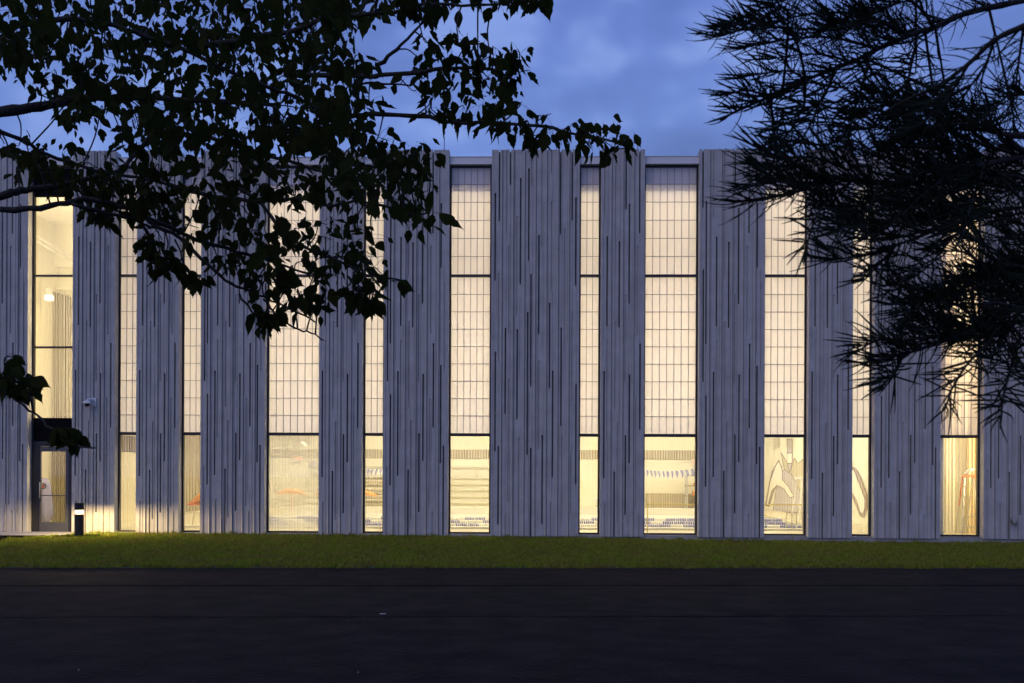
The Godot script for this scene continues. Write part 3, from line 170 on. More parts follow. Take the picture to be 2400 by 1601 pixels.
var inner_bough_lines := [
	[0.0032, 0.0014, 0, [Vector3(0.803, 2.175, 22.167), Vector3(0.721, 2.147, 22.229), Vector3(0.647, 2.111, 22.291)]],
	[0.0032, 0.0014, 0, [Vector3(0.823, 2.325, 21.872), Vector3(0.735, 2.326, 21.934), Vector3(0.655, 2.301, 21.996)]],
	[0.0032, 0.0014, 0, [Vector3(0.837, 2.374, 21.982), Vector3(0.763, 2.329, 22.043), Vector3(0.690, 2.286, 22.105)]],
	[0.0032, 0.0014, 0, [Vector3(1.002, 2.378, 21.988), Vector3(0.904, 2.317, 22.050), Vector3(0.809, 2.266, 22.112)]],
	[0.0032, 0.0014, 0, [Vector3(0.812, 2.246, 22.069), Vector3(0.707, 2.281, 22.131), Vector3(0.614, 2.291, 22.193)]],
	[0.0032, 0.0014, 0, [Vector3(0.907, 2.252, 21.961), Vector3(0.811, 2.251, 22.023), Vector3(0.703, 2.235, 22.085)]],
	[0.0032, 0.0014, 0, [Vector3(0.825, 2.316, 22.017), Vector3(0.728, 2.333, 22.079), Vector3(0.637, 2.321, 22.141)]],
	[0.0032, 0.0014, 0, [Vector3(0.788, 2.350, 22.013), Vector3(0.667, 2.315, 22.075), Vector3(0.570, 2.256, 22.138)]],
	[0.0032, 0.0014, 0, [Vector3(1.130, 2.398, 21.692), Vector3(1.031, 2.411, 21.754), Vector3(0.917, 2.428, 21.817)]],
	[0.0032, 0.0014, 0, [Vector3(0.955, 2.133, 21.947), Vector3(0.833, 2.151, 22.010), Vector3(0.732, 2.173, 22.072)]],
	[0.0032, 0.0014, 0, [Vector3(1.046, 2.213, 21.819), Vector3(0.927, 2.169, 21.881), Vector3(0.799, 2.117, 21.944)]],
	[0.0032, 0.0014, 0, [Vector3(0.863, 2.194, 21.849), Vector3(0.754, 2.179, 21.911), Vector3(0.644, 2.146, 21.973)]],
	[0.0032, 0.0014, 0, [Vector3(0.978, 2.235, 21.654), Vector3(0.835, 2.214, 21.717), Vector3(0.713, 2.187, 21.780)]],
	[0.0032, 0.0014, 0, [Vector3(0.989, 2.202, 21.985), Vector3(0.898, 2.197, 22.047), Vector3(0.795, 2.172, 22.109)]],
	[0.0032, 0.0014, 0, [Vector3(0.717, 2.078, 21.988), Vector3(0.624, 2.107, 22.049), Vector3(0.548, 2.123, 22.111)]],
	[0.0032, 0.0014, 0, [Vector3(1.025, 1.916, 22.001), Vector3(0.955, 1.944, 22.063), Vector3(0.875, 1.945, 22.124)]],
	[0.0032, 0.0014, 0, [Vector3(1.119, 2.026, 21.803), Vector3(1.030, 2.036, 21.865), Vector3(0.925, 2.031, 21.928)]],
	[0.0032, 0.0014, 0, [Vector3(1.072, 1.796, 21.976), Vector3(0.969, 1.811, 22.038), Vector3(0.874, 1.825, 22.100)]],
	[0.0032, 0.0014, 0, [Vector3(1.165, 2.065, 21.758), Vector3(1.036, 2.046, 21.821), Vector3(0.917, 2.005, 21.883)]],
	[0.0032, 0.0014, 0, [Vector3(1.039, 1.998, 21.782), Vector3(0.958, 2.016, 21.844), Vector3(0.886, 2.027, 21.905)]],
	[0.0032, 0.0014, 0, [Vector3(0.966, 1.890, 22.006), Vector3(0.878, 1.867, 22.068), Vector3(0.799, 1.848, 22.129)]],
	[0.0032, 0.0014, 0, [Vector3(0.911, 1.875, 22.050), Vector3(0.793, 1.886, 22.112), Vector3(0.698, 1.894, 22.174)]],
	[0.0032, 0.0014, 0, [Vector3(0.890, 1.877, 22.118), Vector3(0.763, 1.851, 22.181), Vector3(0.658, 1.836, 22.243)]],
	[0.0032, 0.0014, 0, [Vector3(1.087, 2.212, 21.878), Vector3(0.979, 2.204, 21.940), Vector3(0.870, 2.193, 22.002)]],
	[0.0032, 0.0014, 0, [Vector3(0.943, 2.187, 21.731), Vector3(0.815, 2.161, 21.793), Vector3(0.684, 2.141, 21.856)]],
	[0.0032, 0.0014, 0, [Vector3(1.028, 2.188, 21.607), Vector3(0.941, 2.225, 21.668), Vector3(0.868, 2.237, 21.730)]],
	[0.0032, 0.0014, 0, [Vector3(1.047, 2.260, 21.831), Vector3(0.929, 2.217, 21.893), Vector3(0.809, 2.176, 21.956)]],
	[0.0032, 0.0014, 0, [Vector3(0.905, 2.274, 21.839), Vector3(0.807, 2.264, 21.901), Vector3(0.718, 2.258, 21.963)]],
	[0.0032, 0.0014, 0, [Vector3(0.833, 2.638, 21.837), Vector3(0.728, 2.583, 21.899), Vector3(0.634, 2.506, 21.961)]],
	[0.0032, 0.0014, 0, [Vector3(0.502, 2.514, 22.059), Vector3(0.434, 2.471, 22.120), Vector3(0.353, 2.426, 22.182)]],
	[0.0032, 0.0014, 0, [Vector3(0.864, 2.605, 21.702), Vector3(0.757, 2.605, 21.765), Vector3(0.637, 2.613, 21.827)]],
	[0.0032, 0.0014, 0, [Vector3(0.536, 2.517, 21.958), Vector3(0.447, 2.497, 22.019), Vector3(0.350, 2.456, 22.081)]],
	[0.0032, 0.0014, 0, [Vector3(0.534, 2.113, 22.266), Vector3(0.443, 2.128, 22.328), Vector3(0.360, 2.137, 22.390)]],
	[0.0032, 0.0014, 0, [Vector3(0.552, 2.123, 22.147), Vector3(0.463, 2.137, 22.209), Vector3(0.387, 2.147, 22.271)]],
	[0.0032, 0.0014, 0, [Vector3(0.628, 2.170, 22.081), Vector3(0.524, 2.159, 22.143), Vector3(0.425, 2.132, 22.205)]],
	[0.0032, 0.0014, 0, [Vector3(0.734, 1.920, 22.271), Vector3(0.663, 1.892, 22.333), Vector3(0.610, 1.845, 22.394)]],
	[0.0032, 0.0014, 0, [Vector3(0.788, 1.868, 22.254), Vector3(0.725, 1.889, 22.315), Vector3(0.663, 1.890, 22.376)]],
]

var rng := RandomNumberGenerator.new()
var taken := {}
var M := {}
const UP := Vector3(0, 1, 0)


# ---------------------------------------------------------------- helpers
func numbered(called: String) -> String:
	var n: int = taken.get(called, 0)
	taken[called] = n + 1
	return called if n == 0 else "%s_%03d" % [called, n]

func tag(o: Node, label: String, category: String, group := "") -> void:
	o.set_meta("label", label)
	o.set_meta("category", category)
	if group != "":
		o.set_meta("group", group)

func thing(called: String, label: String, category: String, where := Vector3.ZERO, turn := 0.0, group := "") -> Node3D:
	var o := Node3D.new()
	o.name = numbered(called)
	add_child(o, true)
	o.position = where
	o.rotation.y = turn
	tag(o, label, category, group)
	return o

func mb(smooth := false) -> SurfaceTool:
	var s := SurfaceTool.new()
	s.begin(Mesh.PRIMITIVE_TRIANGLES)
	s.set_smooth_group(0 if smooth else -1)
	return s

func mesh_of(s: SurfaceTool, mat: Material) -> ArrayMesh:
	s.generate_normals()
	var m := s.commit()
	if m.get_surface_count() > 0:
		m.surface_set_material(0, mat)
	return m

func put(m: Mesh, called: String, parent: Node = self, where := Vector3.ZERO) -> MeshInstance3D:
	var o := MeshInstance3D.new()
	o.mesh = m
	o.name = numbered(called) if parent == self else called
	parent.add_child(o, true)
	o.position = where
	return o

func obj(s: SurfaceTool, called: String, mat: Material, parent: Node = self, where := Vector3.ZERO) -> MeshInstance3D:
	return put(mesh_of(s, mat), called, parent, where)

func struct(o: Node) -> void:
	o.set_meta("kind", "structure")

func stuff(o: Node) -> void:
	o.set_meta("kind", "stuff")

# quad with its front towards the side from which a, b, c, d run clockwise
func quad(s: SurfaceTool, a: Vector3, b: Vector3, c: Vector3, d: Vector3) -> void:
	for v in [a, b, c, a, c, d]:
		s.add_vertex(v)

func tri(s: SurfaceTool, a: Vector3, b: Vector3, c: Vector3) -> void:
	s.add_vertex(a); s.add_vertex(b); s.add_vertex(c)

func box(s: SurfaceTool, lo: Vector3, hi: Vector3, at := Transform3D()) -> void:
	var p := []
	for k in 8:
		p.append(at * Vector3(hi.x if k & 1 else lo.x, hi.y if k & 2 else lo.y, hi.z if k & 4 else lo.z))
	quad(s, p[6], p[7], p[5], p[4])
	quad(s, p[3], p[2], p[0], p[1])
	quad(s, p[2], p[6], p[4], p[0])
	quad(s, p[7], p[3], p[1], p[5])
	quad(s, p[2], p[3], p[7], p[6])
	quad(s, p[4], p[5], p[1], p[0])

func tube(s: SurfaceTool, pts: Array, radii: Array, sides := 8, caps := true) -> void:
	var rings := []
	var n := pts.size()
	var side := Vector3.ZERO
	for i in n:
		var dir: Vector3 = (pts[mini(i + 1, n - 1)] - pts[maxi(i - 1, 0)]).normalized()
		if side == Vector3.ZERO:
			side = dir.cross(UP)
			if side.length() < 0.1:
				side = dir.cross(Vector3.RIGHT)
		side = (side - dir * side.dot(dir)).normalized()
		var other := dir.cross(side)
		var ring := []
		for k in sides:
			var a := TAU * k / sides
			ring.append(pts[i] + (side * cos(a) + other * sin(a)) * float(radii[i]))
		rings.append(ring)
	for i in n - 1:
		for k in sides:
			var k2 := (k + 1) % sides
			quad(s, rings[i][k], rings[i][k2], rings[i + 1][k2], rings[i + 1][k])
	if caps:
		for k in range(1, sides - 1):
			tri(s, rings[0][0], rings[0][k + 1], rings[0][k])
			tri(s, rings[n - 1][0], rings[n - 1][k], rings[n - 1][k + 1])

func pole(s: SurfaceTool, a: Vector3, b: Vector3, r: float, sides := 8) -> void:
	tube(s, [a, b], [r, r], sides)

# profile of (radius, height) turned round the y axis
func lathe(s: SurfaceTool, profile: Array, sides := 20, at := Vector3.ZERO) -> void:
	for i in profile.size() - 1:
		for k in sides:
			var a := TAU * k / sides
			var b := TAU * (k + 1) / sides
			var p0: Vector2 = profile[i]
			var p1: Vector2 = profile[i + 1]
			quad(s, at + Vector3(p1.x * cos(a), p1.y, p1.x * sin(a)), at + Vector3(p1.x * cos(b), p1.y, p1.x * sin(b)), at + Vector3(p0.x * cos(b), p0.y, p0.x * sin(b)), at + Vector3(p0.x * cos(a), p0.y, p0.x * sin(a)))

func lin(r: float, g: float, b: float) -> Color:
	return Color(r, g, b).linear_to_srgb()

func noise_tex(noise_seed: int, freq: float, ramp: Array, size := 512, octaves := 4, kind := FastNoiseLite.TYPE_SIMPLEX_SMOOTH) -> NoiseTexture2D:
	var t := NoiseTexture2D.new()
	t.width = size
	t.height = size
	t.seamless = true
	t.generate_mipmaps = false
	var n := FastNoiseLite.new()
	n.seed = noise_seed
	n.noise_type = kind
	n.frequency = freq
	n.fractal_octaves = octaves
	t.noise = n
	if ramp.size() > 0:
		var g := Gradient.new()
		var offs := PackedFloat32Array()
		var cols := PackedColorArray()
		for r in ramp:
			offs.append(r[0])
			cols.append(r[1])
		g.offsets = offs
		g.colors = cols
		t.color_ramp = g
	return t

func plain(col: Color, rough := 0.7, metal := 0.0) -> StandardMaterial3D:
	var m := StandardMaterial3D.new()
	m.albedo_color = col
	m.roughness = rough
	m.metallic = metal
	return m

func grained(tex: Texture2D, scale: float, rough := 0.85, bump: Texture2D = null, bump_cm := 0.0, tint := Color.WHITE) -> StandardMaterial3D:
	var m := StandardMaterial3D.new()
	m.albedo_color = tint
	m.albedo_texture = tex
	m.roughness = rough
	m.uv1_triplanar = true
	m.uv1_world_triplanar = true
	m.uv1_scale = Vector3.ONE * scale
	if bump:
		m.heightmap_enabled = true
		m.heightmap_texture = bump
		m.heightmap_scale = bump_cm
	return m

func grey(v: float, tint := Vector3.ONE) -> Color:
	return lin(v * tint.x, v * tint.y, v * tint.z)


# ---------------------------------------------------------------- materials
func make_materials() -> void:
	var ct := Vector3(1.03, 1.0, 0.94)
	var conc := noise_tex(11, 0.006, [[0.1, grey(0.40, ct)], [0.42, grey(0.44, ct)], [0.6, grey(0.455, ct)], [0.9, grey(0.50, ct)]], 1024, 6)
	var fine := noise_tex(12, 0.06, [[0.0, grey(0.2)], [1.0, grey(0.8)]], 512, 4)
	M.concrete = grained(conc, 0.31, 0.88, fine, 0.25)
	M.concrete.detail_enabled = true
	M.concrete.detail_albedo = noise_tex(14, 0.02, [[0.15, grey(0.88)], [0.45, grey(0.97)], [0.6, grey(1.0)], [0.9, grey(1.0)]], 512, 4)
	M.concrete.detail_uv_layer = BaseMaterial3D.DETAIL_UV_2
	M.concrete.uv2_triplanar = true
	M.concrete.uv2_world_triplanar = true
	M.concrete.uv2_scale = Vector3(0.9, 0.07, 0.9)
	M.concrete.detail_blend_mode = BaseMaterial3D.BLEND_MODE_MUL
	M.pad = grained(noise_tex(13, 0.02, [[0.2, grey(0.36, ct)], [0.8, grey(0.46, ct)]], 512, 5), 0.5, 0.9, fine, 0.2)
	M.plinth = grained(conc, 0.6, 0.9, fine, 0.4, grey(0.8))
	M.flashing = plain(lin(0.74, 0.73, 0.71), 0.5)
	M.frame = plain(lin(0.030, 0.030, 0.036), 0.4, 0.3)
	M.spandrel = plain(lin(0.006, 0.006, 0.0075), 0.8)
	M.spandrel.metallic_specular = 0.15
	M.bar = plain(lin(0.30, 0.28, 0.32), 0.6)
	M.sill = plain(lin(0.30, 0.29, 0.29), 0.5, 0.3)
	M.door = plain(lin(0.10, 0.10, 0.105), 0.4, 0.4)
	for k in 6:
		var w := plain([lin(0.95, 0.905, 0.905), lin(0.95, 0.89, 0.875), lin(0.90, 0.855, 0.86), lin(0.97, 0.925, 0.91), lin(0.88, 0.825, 0.83), lin(0.93, 0.90, 0.895)][k], 0.55)
		w.backlight_enabled = true
		w.backlight = lin(0.90, 0.86, 0.85)
		w.metallic_specular = 0.3
		M["pane%d" % k] = w
	var gl := StandardMaterial3D.new()
	gl.albedo_color = Color(0.6, 0.65, 0.62, 0.03)
	gl.roughness = 0.02
	gl.transparency = BaseMaterial3D.TRANSPARENCY_ALPHA
	M.glass = gl
	M.frit = plain(lin(0.66, 0.65, 0.58), 0.9)
	M.frit.backlight_enabled = true
	M.frit.backlight = lin(1.0, 1.0, 0.95)
	M.film = plain(Color(0.93, 0.93, 0.86, 0.34), 0.9)
	M.film.transparency = BaseMaterial3D.TRANSPARENCY_ALPHA
	M.film.backlight_enabled = true
	M.film.backlight = lin(1.2, 1.2, 1.1)
	# inside the hall
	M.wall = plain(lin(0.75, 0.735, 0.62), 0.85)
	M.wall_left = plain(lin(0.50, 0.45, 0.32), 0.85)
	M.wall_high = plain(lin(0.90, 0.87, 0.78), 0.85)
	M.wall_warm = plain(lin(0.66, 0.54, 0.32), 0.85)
	M.ceiling = plain(lin(0.90, 0.88, 0.82), 0.9)
	M.deck = plain(lin(0.46, 0.42, 0.31), 0.5)
	M.coping = plain(lin(0.66, 0.65, 0.58), 0.4)
	M.water = plain(lin(0.50, 0.50, 0.46), 0.3)
	M.slat = plain(lin(0.34, 0.29, 0.19), 0.8)
	M.slat_dark = plain(lin(0.22, 0.175, 0.11), 0.8)
	M.white = plain(lin(0.70, 0.69, 0.66), 0.5)
	M.bench = plain(lin(0.52, 0.48, 0.36), 0.6)
	M.blue = plain(lin(0.16, 0.17, 0.42), 0.5)
	M.lilac = plain(lin(0.27, 0.27, 0.46), 0.8)
	M.orange = plain(lin(0.75, 0.30, 0.06), 0.55)
	M.red = plain(lin(0.55, 0.11, 0.05), 0.55)
	M.yellow = plain(lin(0.62, 0.48, 0.04), 0.4)
	M.brown = plain(lin(0.20, 0.14, 0.08), 0.6)
	M.olive = plain(lin(0.33, 0.29, 0.18), 0.8)
	M.taupe = plain(lin(0.20, 0.15, 0.12), 0.8)
	M.steel = plain(lin(0.55, 0.55, 0.53), 0.35, 0.6)
	M.grey = plain(lin(0.30, 0.29, 0.26), 0.6)
	M.lamp = plain(Color.WHITE, 0.5)
	M.lamp.emission_enabled = true
	M.lamp.emission = Color(1.0, 0.9, 0.72)
	M.lamp.emission_energy_multiplier = 1.6
	M.exit = plain(Color(1, 0.5, 0.25), 0.5)
	M.exit.emission_enabled = true
	M.exit.emission = Color(1.0, 0.36, 0.12)
	M.exit.emission_energy_multiplier = 0.9
	# outside
	M.black = plain(lin(0.012, 0.012, 0.013), 0.4, 0.2)
	M.lens = plain(Color.WHITE, 0.4)
	M.lens.emission_enabled = true
	M.lens.emission = Color(1.0, 0.88, 0.62)
	M.lens.emission_energy_multiplier = 2.6
	M.camera_white = plain(lin(0.66, 0.67, 0.69), 0.4)
	M.rod = plain(lin(0.06, 0.06, 0.07), 0.5, 0.4)
	var at := Vector3(1.30, 1.04, 0.90)
	M.asphalt = grained(noise_tex(31, 0.012, [[0.15, grey(0.0105, at)], [0.5, grey(0.0155, at)], [0.85, grey(0.0225, at)]], 1024, 8), 0.11, 0.93, noise_tex(32, 0.25, [[0.0, grey(0.0)], [1.0, grey(1.0)]], 512, 3), 1.2)
	M.asphalt.uv1_scale = Vector3(0.10, 0.1, 0.13)
	M.asphalt.detail_enabled = true
	M.asphalt.detail_albedo = noise_tex(33, 0.3, [[0.25, grey(0.55)], [0.6, grey(1.0)], [0.72, grey(1.0)], [0.82, grey(1.0)]], 1024, 2)
	M.asphalt.detail_blend_mode = BaseMaterial3D.BLEND_MODE_MUL
	M.asphalt.metallic_specular = 0.2
	M.patch = grained(noise_tex(34, 0.02, [[0.2, grey(0.003, at)], [0.8, grey(0.006, at)]], 512, 4), 0.3, 1.0, null, 0.0)
	M.patch.metallic_specular = 0.1
	M.soil = grained(noise_tex(41, 0.03, [[0.2, lin(0.02, 0.026, 0.006)], [0.5, lin(0.034, 0.045, 0.009)], [0.8, lin(0.06, 0.06, 0.014)]], 512, 5), 0.4, 0.95, fine, 2.0)
	M.blade = plain(Color.WHITE, 0.7)
	M.blade.vertex_color_use_as_albedo = true
	M.blade.backlight_enabled = true
	M.blade.backlight = lin(0.30, 0.36, 0.08)
	M.blade.metallic_specular = 0.2
	M.bark = grained(noise_tex(51, 0.03, [[0.2, lin(0.010, 0.009, 0.008)], [0.6, lin(0.028, 0.025, 0.021)], [0.85, lin(0.06, 0.055, 0.045)]], 256, 5), 6.0, 0.95, fine, 0.3)
	M.needle_bark = grained(noise_tex(52, 0.03, [[0.2, lin(0.006, 0.005, 0.005)], [0.8, lin(0.02, 0.017, 0.014)]], 256, 5), 8.0, 0.95, fine, 0.2)
	for k in 3:
		var lm := plain([lin(0.012, 0.0145, 0.003), lin(0.015, 0.016, 0.0035), lin(0.010, 0.012, 0.003)][k], 0.75)
		lm.backlight_enabled = true
		lm.backlight = lin(0.03, 0.04, 0.008)
		lm.metallic_specular = 0.12
		M["leaf%d" % k] = lm
	M.needle = plain(lin(0.011, 0.017, 0.0115), 0.7)
	M.needle.metallic_specular = 0.18


# ---------------------------------------------------------------- camera, sky, light
func make_view() -> void:
	var cam := Camera3D.new()
	cam.name = "camera"
	add_child(cam)
	var lens := CameraAttributesPhysical.new()
	lens.frustum_focal_length = 34.0
	lens.frustum_focus_distance = 23.0
	lens.exposure_aperture = 13.0
	cam.attributes = lens
	cam.position = Vector3(0, 1.6, 24.0)
	cam.basis = Basis(UP, deg_to_rad(1.2)) * Basis(Vector3(0, 0, 1), deg_to_rad(0.25))
	# a shift lens held level: half the picture's height is 800.5 / 2280 of the distance, raised by 302.5 / 2280
	cam.set_frustum(0.1, Vector2(0, 0.0132675), 0.1, 400.0)
	cam.size = 0.1 * 2.0 * 800.5 / 2280.0
	cam.frustum_offset = Vector2(0, 0.1 * 302.5 / 2280.0)
	cam.near = 0.1
	cam.far = 400.0
	cam.current = true

	var env := Environment.new()
	env.background_mode = Environment.BG_SKY
	env.tonemap_mode = Environment.TONE_MAPPER_LINEAR
	env.tonemap_exposure = 1.0
	env.sdfgi_enabled = true
	env.ssao_enabled = true
	env.ssil_enabled = true
	var sky := Sky.new()
	var pan := PanoramaSkyMaterial.new()
	pan.panorama = ImageTexture.create_from_image(dusk_sky())
	sky.sky_material = pan
	env.sky = sky
	var we := WorldEnvironment.new()
	we.name = "world"
	we.environment = env
	add_child(we)

	var sun := DirectionalLight3D.new()
	sun.name = "afterglow"
	sun.light_color = Color(1.0, 0.90, 0.88)
	sun.light_energy = 0.16
	sun.light_angular_distance = 50.0
	sun.shadow_enabled = true
	sun.basis = Basis.looking_at(Vector3(0.55, -0.62, -0.75), UP)
	add_child(sun)

func dusk_sky() -> Image:
	var w := 1024
	var h := 512
	var im := Image.create(w, h, false, Image.FORMAT_RGBF)
	var big := FastNoiseLite.new()
	big.seed = 5
	big.frequency = 1.5
	big.fractal_octaves = 5
	big.fractal_gain = 0.52
	var soft := FastNoiseLite.new()
	soft.seed = 9
	soft.frequency = 3.2
	soft.fractal_octaves = 4
	var low := Vector3(0.185, 0.295, 0.69)
	var mid := Vector3(0.14, 0.225, 0.60)
	var top := Vector3(0.115, 0.18, 0.48)
	for y in h:
		var up := (0.5 - (y + 0.5) / h) * PI
		var e := rad_to_deg(up)
		var base := low.lerp(mid, smoothstep(14.0, 29.0, e)).lerp(top, smoothstep(26.0, 75.0, e))
		for x in w:
			var a := (x + 0.5) / w * TAU
			var d := Vector3(cos(a) * cos(up), sin(up), sin(a) * cos(up))
			var q := d * Vector3(1.0, 2.4, 1.0)
			var n := big.get_noise_3dv(q * 2.0)
			var m := soft.get_noise_3dv(q * 3.0 + Vector3(7, 0, 0))
			var f := soft.get_noise_3dv(q * 9.0)
			var c := base * (1.0 + 0.30 * n + 0.14 * m + 0.07 * f)
			var puff := smoothstep(0.08, 0.6, 0.8 * n + 0.65 * m + 0.35 * f)
			c = c.lerp(Vector3(0.40, 0.54, 0.90), puff * 0.30)
			im.set_pixel(x, y, Color(c.x * 0.92, c.y * 0.93, c.z * 0.95))
	return im


# ---------------------------------------------------------------- the concrete panels
const FACE_TOP := 9.52
const FACE_LOW := -0.02

func relief_panel(width: float, marks: Array) -> ArrayMesh:
	# each mark is cast into the face: 0 a bevelled board edge, 1 a deep slot, 2 a shallow groove
	var cuts := []
	for m in marks:
		var x: float = m[0]
		if m[3] == 0:
			cuts.append([x - 0.026, x + 0.006, FACE_LOW, FACE_TOP, 0.0, 0.030])
			cuts.append([x + 0.006, x + 0.034, FACE_LOW, FACE_TOP, -0.020, -0.012])
	for m in marks:
		var x: float = m[0]
		if m[3] == 2:
			cuts.append([x - 0.021, x + 0.021, m[1], m[2], -0.030, -0.018])
	for m in marks:
		var x: float = m[0]
		if m[3] == 1:
			cuts.append([x - 0.019, x + 0.019, m[1], m[2], -0.15, -0.15])
	var extra := RandomNumberGenerator.new()
	extra.seed = int(width * 1000.0)
	var at := 0.05
	while at < width - 0.05:
		# faint board lines between the edges
		var y0 := FACE_LOW
		var y1 := FACE_TOP
		if extra.randf() < 0.45:
			y0 = extra.randf_range(0.0, 6.0)
			y1 = y0 + extra.randf_range(1.5, 3.5)
		cuts.push_front([at, at + 0.013, y0, y1, -0.012, -0.012])
		at += extra.randf_range(0.07, 0.14)
	var xs := [0.0, width]
	for c in cuts:
		xs.append(c[0]); xs.append(c[1])
	xs.sort()
	var s := mb()
	var w2 := width / 2.0
	var last := []
	var last_x := -1.0
	for i in xs.size() - 1:
		var x0: float = xs[i]
		var x1: float = xs[i + 1]
		if x1 - x0 < 0.0015:
			continue
		var mid := (x0 + x1) / 2.0
		var ys := [FACE_LOW, FACE_TOP]
		var here := []
		for c in cuts:
			if c[0] < mid and c[1] > mid:
				here.append(c)
				ys.append(c[2]); ys.append(c[3])
		ys.sort()
		var column := []   # [y0, y1, z at x0, z at x1]
		for j in ys.size() - 1:
			if ys[j + 1] - ys[j] < 0.001:
				continue
			var ym: float = (ys[j] + ys[j + 1]) / 2.0
			var z0 := 0.0
			var z1 := 0.0
			for c in here:
				if c[2] < ym and c[3] > ym:
					z0 = lerpf(c[4], c[5], (x0 - c[0]) / (c[1] - c[0]))
					z1 = lerpf(c[4], c[5], (x1 - c[0]) / (c[1] - c[0]))
			column.append([ys[j], ys[j + 1], z0, z1])
		for c in column:
			quad(s, Vector3(x0 - w2, c[1], c[2]), Vector3(x1 - w2, c[1], c[3]), Vector3(x1 - w2, c[0], c[3]), Vector3(x0 - w2, c[0], c[2]))
		for j in column.size() - 1:
			var a: Array = column[j]
			var b: Array = column[j + 1]
			quad(s, Vector3(x0 - w2, a[1], a[2]), Vector3(x0 - w2, a[1], b[2]), Vector3(x1 - w2, a[1], b[3]), Vector3(x1 - w2, a[1], a[3]))
		for k in 2:
			var y: float = FACE_TOP if k else FACE_LOW
			var c: Array = column[-1] if k else column[0]
			quad(s, Vector3(x0 - w2, y, -0.34), Vector3(x1 - w2, y, -0.34), Vector3(x1 - w2, y, c[3]), Vector3(x0 - w2, y, c[2]))
		if last_x < 0.0:
			last = [[FACE_LOW, FACE_TOP, -0.34, -0.34]]
		side_faces(s, x0 - w2, last, column)
		last = column
		last_x = x1
	side_faces(s, w2, last, [[FACE_LOW, FACE_TOP, -0.34, -0.34]])
	quad(s, Vector3(w2, FACE_TOP, -0.34), Vector3(-w2, FACE_TOP, -0.34), Vector3(-w2, FACE_LOW, -0.34), Vector3(w2, FACE_LOW, -0.34))
	return mesh_of(s, M.concrete)

func side_faces(s: SurfaceTool, x: float, left: Array, right: Array) -> void:
	var ys := []
	for c in left + right:
		ys.append(c[0]); ys.append(c[1])
	ys.sort()
	for i in ys.size() - 1:
		if ys[i + 1] - ys[i] < 0.001:
			continue
		var ym: float = (ys[i] + ys[i + 1]) / 2.0
		var za := 0.0
		var zb := 0.0
		for c in left:
			if c[0] < ym and c[1] > ym:
				za = c[3]
		for c in right:
			if c[0] < ym and c[1] > ym:
				zb = c[2]
		if absf(za - zb) > 0.0005:
			quad(s, Vector3(x, ys[i + 1], za), Vector3(x, ys[i + 1], zb), Vector3(x, ys[i], zb), Vector3(x, ys[i], za))


# ---------------------------------------------------------------- the building
const ROWS_TOP := [2.527, 2.960, 3.392, 3.826, 4.259, 4.692, 5.125, 5.558, 5.991, 6.420]
const ROWS_UP := [6.488, 6.936, 7.386, 7.837, 8.287, 8.732, 9.170]

func make_hall() -> void:
	var b := thing("swimming_hall", "long pale ribbed concrete swimming hall with tall glowing window strips", "building")
	var kinds := {}
	for k in [["narrow", 1.07], ["medium", 1.605], ["wide", 2.17]]:
		kinds[k[0]] = relief_panel(k[1], relief_marks[k[0]])
	for p in panel_places:
		put(kinds[p[1]], "concrete_panel", b, Vector3(p[0], 0, 0))
	# the walls go on beyond the picture on both sides
	for x in [-15.06, 13.47, 15.1]:
		put(kinds["medium"], "concrete_panel", b, Vector3(x, 0, 0))
	var s := mb()
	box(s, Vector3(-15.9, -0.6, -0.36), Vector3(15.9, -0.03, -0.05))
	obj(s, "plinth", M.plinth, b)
	s = mb()
	box(s, Vector3(-15.9, 9.15, -19.4), Vector3(15.9, 9.28, -0.35))
	obj(s, "roof", M.grey, b)
	# dowels left standing on the panel tops
	s = mb()
	for p in panel_places:
		for k in range(-3, 4):
			var w: float = {"narrow": 0.42, "medium": 0.68, "wide": 0.95}[p[1]]
			if absf(k * 0.27) < w:
				box(s, Vector3(p[0] + k * 0.27 + 0.1, FACE_TOP, -0.06), Vector3(p[0] + k * 0.27 + 0.125, FACE_TOP + 0.018, -0.03))
	stuff(obj(s, "coping_clips", M.black, b))

	for i in openings.size():
		var o: Array = openings[i]
		flashing(b, o[0], o[1])
		if i == 0:
			entrance(b, o[0], o[1])
		else:
			strip_window(b, o[0], o[1], o[2], i)
	inside(b)

func flashing(b: Node3D, x0: float, x1: float) -> void:
	var s := mb()
	box(s, Vector3(x0 + 0.002, 9.195, -0.33), Vector3(x1 - 0.002, 9.372, -0.10))
	box(s, Vector3(x0 + 0.002, 9.3722, -0.34), Vector3(x1 - 0.002, 9.386, -0.085))
	box(s, Vector3(x0 + 0.002, 9.195, -0.0995), Vector3(x1 - 0.002, 9.207, -0.09))
	obj(s, "flashing", M.flashing, b)

func frame_rect(s: SurfaceTool, x0: float, x1: float, y0: float, y1: float, w: float, z0: float, z1: float) -> void:
	box(s, Vector3(x0, y0, z0), Vector3(x0 + w, y1, z1))
	box(s, Vector3(x1 - w, y0, z0), Vector3(x1, y1, z1))
	box(s, Vector3(x0 + w, y0, z0), Vector3(x1 - w, y0 + w, z1))
	box(s, Vector3(x0 + w, y1 - w, z0), Vector3(x1 - w, y1, z1))

